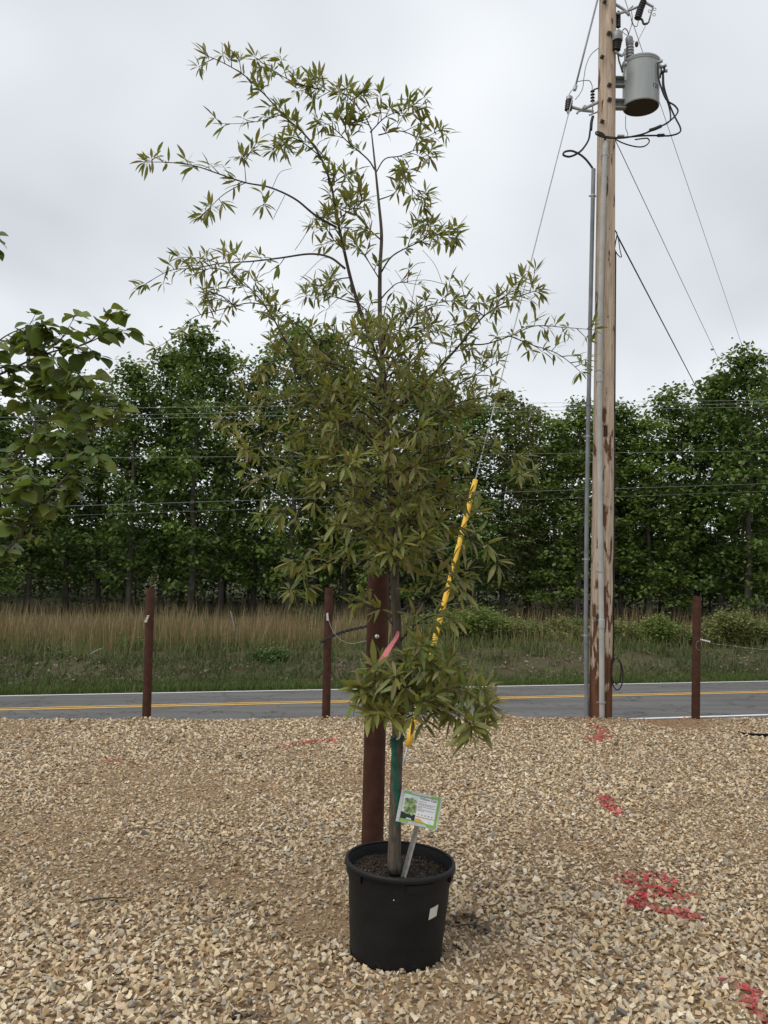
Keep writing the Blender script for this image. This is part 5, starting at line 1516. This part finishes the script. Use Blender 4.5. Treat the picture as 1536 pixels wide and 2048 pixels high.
for v, u1 in ((.735, .64), (.675, .88), (.635, .80), (.585, .88), (.545, .56), (.495, .86), (.455, .62)):
    u = .455
    while u < u1:
        w_ = rz.uniform(.02, .055)
        srect(u, min(u1, u + w_), v, v + .014, .0028, .0003, 'text_line', M['print_grey'])
        u += w_ + .012
for i, u in enumerate((.50, .585, .665, .745, .825)):
    pts = [(u + .018 * math.cos(a) * rz.uniform(.6, 1.1), .345 + .022 * math.sin(a) * rz.uniform(.6, 1.1)) for a in np.linspace(0, 6.28, 9)[:-1]]
    spoly(pts, .0030, 'icon', M['print_grey'] if i < 2 else M['print_navy'])
srect(.455, .88, .265, .285, .0028, .0003, 'gold_rule', M['print_tan'])
spoly([(.435, .12), (.70, .12), (.64, .15), (.58, .20), (.52, .225), (.47, .215), (.435, .18)], .0030, 'gold_swoosh', M['print_gold'])
pts = [(.775 + .022 * math.cos(a), .18 + .028 * math.sin(a)) for a in np.linspace(0, 6.28, 13)[:-1]]
spoly(pts, .0028, 'emblem', M['print_pale'])
# angle stake
s0 = P(808, 1752, 3.63); s1 = P(834, 1655, 3.605)
d = (s1 - s0).normalized(); s0 = s0 - d * .04; s1 = s1 + d * .07
side = d.cross(Vector((0, 1, 0))).normalized()
V, Fc = [], []
for p in (s0, s1):
    c = p + Vector((0, .008, 0))
    V += [c + side * .0115 + Vector((0, -.001, 0)), c + Vector((0, .007, 0)) + side * -.003, c - side * .0115 + Vector((0, -.002, 0)), c - side * .0105, c + Vector((0, .0085, 0)) + side * -.003, c + side * .0105 + Vector((0, .001, 0))]
for k in range(6): Fc.append((k, (k + 1) % 6, 6 + (k + 1) % 6, 6 + k))
Fc += [(5, 4, 3, 2, 1, 0), (6, 7, 8, 9, 10, 11)]
MB().add(V, Fc).build('stake', M['alu'], sign)
tag(sign, 'green and white plant label on a metal stake, stuck in the black pot', 'sign')

# ------------------------------------------------------------------ broad-leaved tree reaching in from the left
LT = Vector((-2.35, 4.1, 0)); LT.z = float(terr(LT.x, LT.y))
lt = empty('broadleaf_tree', LT)
ltp = [LT - Vector((0, 0, .1)), LT + Vector((.02, 0, .7)), LT + Vector((.06, -.05, 1.3)), LT + Vector((.03, -.05, 2.0)), LT + Vector((-.02, 0, 2.7)), LT + Vector((.0, 0, 3.3))]
MB().tube(spline(ltp, 6), list(np.linspace(.032, .008, 31)), 10).build('trunk', M['bark_left'], lt, True)
def broad_proto(fold, droop):
    prof = [(.05, .20), (.2, .42), (.4, .48), (.6, .40), (.8, .22)]
    V = [(0, 0, 0)]
    for t, w in prof:
        z = -droop * t * t
        V += [(t - (.07 if t < .1 else 0), w, z + fold * w), (t, 0, z), (t - (.07 if t < .1 else 0), -w, z + fold * w)]
    V.append((1, 0, -droop * 1.1))
    T = [(0, 2, 1), (0, 3, 2)]
    for i in range(len(prof) - 1):
        a, b = 1 + i * 3, 4 + i * 3
        T += [(a, a + 1, b + 1), (a, b + 1, b), (a + 1, a + 2, b + 2), (a + 1, b + 2, b + 1)]
    a = 1 + (len(prof) - 1) * 3; tip = len(V) - 1
    T += [(a, a + 1, tip), (a + 1, a + 2, tip)]
    return np.array(V, float), np.array(T)
BP = [broad_proto(.12, .1), broad_proto(.22, .25), broad_proto(.30, .05), broad_proto(.15, .35)]
BC = [(.098, .142, .032), (.116, .162, .036), (.150, .19, .042), (.082, .125, .032), (.18, .21, .05)]
BL = []
rb = random.Random(8)
def lbranch(pts, Y0, Y1, r0, r1, t0, spacing, L=.068, twig=.07, dens=1.0):
    n = len(pts) - 1
    w3 = [P(x, y, Y0 + (Y1 - Y0) * i / n) for i, (x, y) in enumerate(pts)]
    sp = spline(w3, 8); b = MB()
    acc = [0.0]
    for a_, c_ in zip(sp[:-1], sp[1:]): acc.append(acc[-1] + (c_ - a_).length)
    tot = acc[-1]
    b.tube(sp, [r0 + (r1 - r0) * q / tot for q in acc], 7)
    s = t0 * tot
    while s < tot:
        i = max(k for k in range(len(acc)) if acc[k] <= s); i = min(i, len(sp) - 2)
        p = sp[i].lerp(sp[i + 1], (s - acc[i]) / (acc[i + 1] - acc[i] + 1e-9)); t = (sp[i + 1] - sp[i]).normalized()
        o = Matrix.Rotation(rb.uniform(0, 6.28), 3, t) @ t.orthogonal().normalized()
        d = (t * rb.uniform(.4, 1) + o * rb.uniform(.4, 1) + Vector((0, 0, .1))).normalized()
        tl = twig * rb.uniform(.5, 1.8)
        e_ = p + d * tl
        b.tube([p, p + d * tl * .5, e_], [.0022, .0016, .001], 4, caps=False)
        for k in range(int(5.5 * dens * rb.uniform(.7, 1.5))):
            q = p.lerp(e_, rb.uniform(.2, 1.0))
            a = rb.uniform(0, 6.28)
            dd = (d * .5 + Vector((math.cos(a), math.sin(a), rb.uniform(-.75, .15)))).normalized()
            pe = q + dd * .018
            b.tube([q, pe], [.0009, .0007], 3, caps=False)
            BL.append((pe, dd, Vector((rb.gauss(0, .5), rb.gauss(-.3, .5), 1)), L * rb.uniform(.6, 1.25), rb.randrange(4)))
        s += spacing * rb.uniform(.6, 1.4)
    b.build('branch', M['bark_left'], lt, True)
lbranch([(-330, 1020), (-200, 880), (-60, 780), (30, 735), (100, 705), (165, 690), (238, 655)], 4.05, 3.6, .011, .002, .45, .040, L=.072)
lbranch([(-150, 850), (-60, 740), (0, 680), (50, 655), (90, 645)], 3.9, 3.7, .006, .002, .45, .042, L=.072)
lbranch([(60, 720), (110, 690), (140, 650), (150, 625)], 3.7, 3.75, .003, .0012, .2, .06, dens=.7)
lbranch([(150, 695), (190, 675), (215, 640), (240, 625)], 3.6, 3.55, .003, .0012, .2, .05, dens=.8)
lbranch([(-330, 1040), (-180, 960), (-60, 960), (30, 921), (52, 895), (68, 855), (120, 800)], 4.05, 3.8, .009, .002, .5, .042, L=.072)
lbranch([(52, 895), (110, 850), (170, 830), (225, 825)], 3.8, 3.65, .004, .0014, .1, .045)
lbranch([(-330, 1230), (-150, 1190), (0, 1112), (75, 1020), (110, 978), (150, 935), (178, 900)], 4.05, 3.55, .010, .003, .50, .055)
lbranch([(120, 940), (140, 892), (152, 868), (200, 855), (240, 835)], 3.6, 3.6, .0035, .0014, .25, .05, dens=.9)
lbranch([(0, 960), (40, 955), (70, 965)], 3.8, 3.7, .003, .0014, .1, .04)
lbranch([(-120, 1110), (-50, 1060), (0, 1045), (40, 1040), (70, 1035)], 3.9, 3.75, .005, .0014, .4, .038)
lbranch([(-100, 800), (-20, 790), (60, 790), (110, 760), (160, 765)], 3.9, 3.7, .005, .0014, .3, .045)
lbranch([(100, 705), (120, 740), (150, 760)], 3.65, 3.6, .003, .0012, .1, .045)
lbranch([(-250, 640), (-120, 540), (-45, 500), (-12, 480)], 4.0, 3.8, .006, .0014, .3, .06)
lbranch([(-300, 800), (-250, 650), (-230, 500)], 4.1, 4.2, .006, .0014, .3, .06)
print('broad leaves', len(BL))
lmesh = []
for k in range(4):
    for c in range(5):
        pv, pt = BP[k]
        me = bpy.data.meshes.new('leaf'); me.from_pydata(pv.tolist(), [], pt.tolist())
        me.polygons.foreach_set('use_smooth', [True] * len(me.polygons))
        at_ = me.color_attributes.new('Col', 'FLOAT_COLOR', 'POINT')
        at_.data.foreach_set('color', np.tile(np.array((*BC[c], 1), dtype=np.float32), len(pv)))
        me.materials.append(M['leaf_broad']); me.update(); lmesh.append(me)
def inview(l):
    q = CM.inverted() @ l[0]
    return 768 + F * q.x / -q.z > -15
BL.sort(key=lambda l: (not inview(l), -show(l)))
for l in BL[:300]:
    o = bpy.data.objects.new('leaf', lmesh[l[4] * 5 + rb.choices(range(5), [3, 3, 2, 2, 1])[0]]); COL.objects.link(o)
    o.parent = lt; o.matrix_parent_inverse = Matrix.Translation(-LT)
    o.matrix_basis = leaf_matrix(*l[:4])
Vs, Ts, Cs, base = [], [], [], 0
for k in range(4):
    sel = [l for l in BL[300:] if l[4] == k]; m = len(sel)
    if not m: continue
    L_ = np.array([l[3] for l in sel])
    v, t, c = leaf_arrays(np.array([l[0][:] for l in sel]), np.array([l[1][:] for l in sel]), np.array([l[2][:] for l in sel]), L_, L_, np.array(BC)[rl.integers(0, 5, m)], *BP[k])
    Vs.append(v); Ts.append(t + base); Cs.append(c); base += len(v)
if Vs:
    fo = npmesh('foliage', np.concatenate(Vs), np.concatenate(Ts), M['leaf_broad'], np.concatenate(Cs), lt, smooth=True); fo['kind'] = 'stuff'
tag(lt, 'broad-leaved green tree with drooping heart shaped leaves at the lot side', 'tree')

# ------------------------------------------------------------------ small things on the gravel
g = G(1520, 1472)
rim = MB()
V, Fc = [], []
for i in range(25):
    a = math.pi * (.98 + .94 * i / 24) 
    for rr, z in ((.20, .012), (.215, .045), (.222, .050), (.226, .046), (.212, .0)):
        V.append(Vector((g.x + .06 + rr * math.cos(a) * 1.2, g.y + .10 + rr * math.sin(a) * .75, g.z + z - .006 + .012 * math.cos(a))))
for i in range(24):
    for k in range(4): Fc.append((i * 5 + k, (i + 1) * 5 + k, (i + 1) * 5 + k + 1, i * 5 + k + 1))
V.append(Vector((g.x + .06, g.y + .06, g.z - .005))); c_ = len(V) - 1
for i in range(24): Fc.append((c_, (i + 1) * 5, i * 5))
tag(rim.add(V, Fc).build('buried_rim', M['black_plastic']), 'black plastic rim half buried in the gravel near the road', 'rim')
def sprig(px, py, hgt, nb, label):
    g = G(px, py); b = MB(); g.z = float(terr(g.x, g.y))
    for k in range(nb):
        a = rb.uniform(0, 6.28); d = Vector((math.cos(a), math.sin(a), 0)) * rb.uniform(.3, .9) * hgt
        p0 = g + Vector((rb.gauss(0, .01), rb.gauss(0, .01), -.005)); s_ = Vector((-math.sin(a), math.cos(a), 0)) * .003
        pm, p1 = p0 + d * .4 + Vector((0, 0, hgt * .8)), p0 + d + Vector((0, 0, hgt * rb.uniform(.6, 1)))
        b.add([p0 - s_, p0 + s_, pm + s_, pm - s_, p1], [(0, 1, 2, 3), (3, 2, 4)], (.09, .115, .05))
    tag(b.build('weed_sprig', M['grass']), label, 'weed')
sprig(945, 1523, .07, 16, 'small grass sprig growing in the gravel right of the oak')
sprig(340, 1489, .05, 12, 'tiny green sprig in the gravel near the lone post')
for px, py, L, ang, lab in ((205, 1805, .22, .3, 'short dark stick lying on the gravel at the left'), (935, 1862, .12, .1, 'small dark twig on the gravel beside the pot'), (170, 1570, .12, .0, 'thin dark twig on the gravel below the lone post')):
    g = G(px, py); g.z = float(terr(g.x, g.y)) + .02
    d = Vector((math.cos(ang), math.sin(ang), 0))
    tag(MB().tube(spline([g - d * L / 2, g + Vector((0, .01, .004)), g + d * L / 2], 4), [.003, .004, .004, .0045, .004, .0035, .003, .003, .002], 6).build('twig', M['twig']), lab, 'twig')
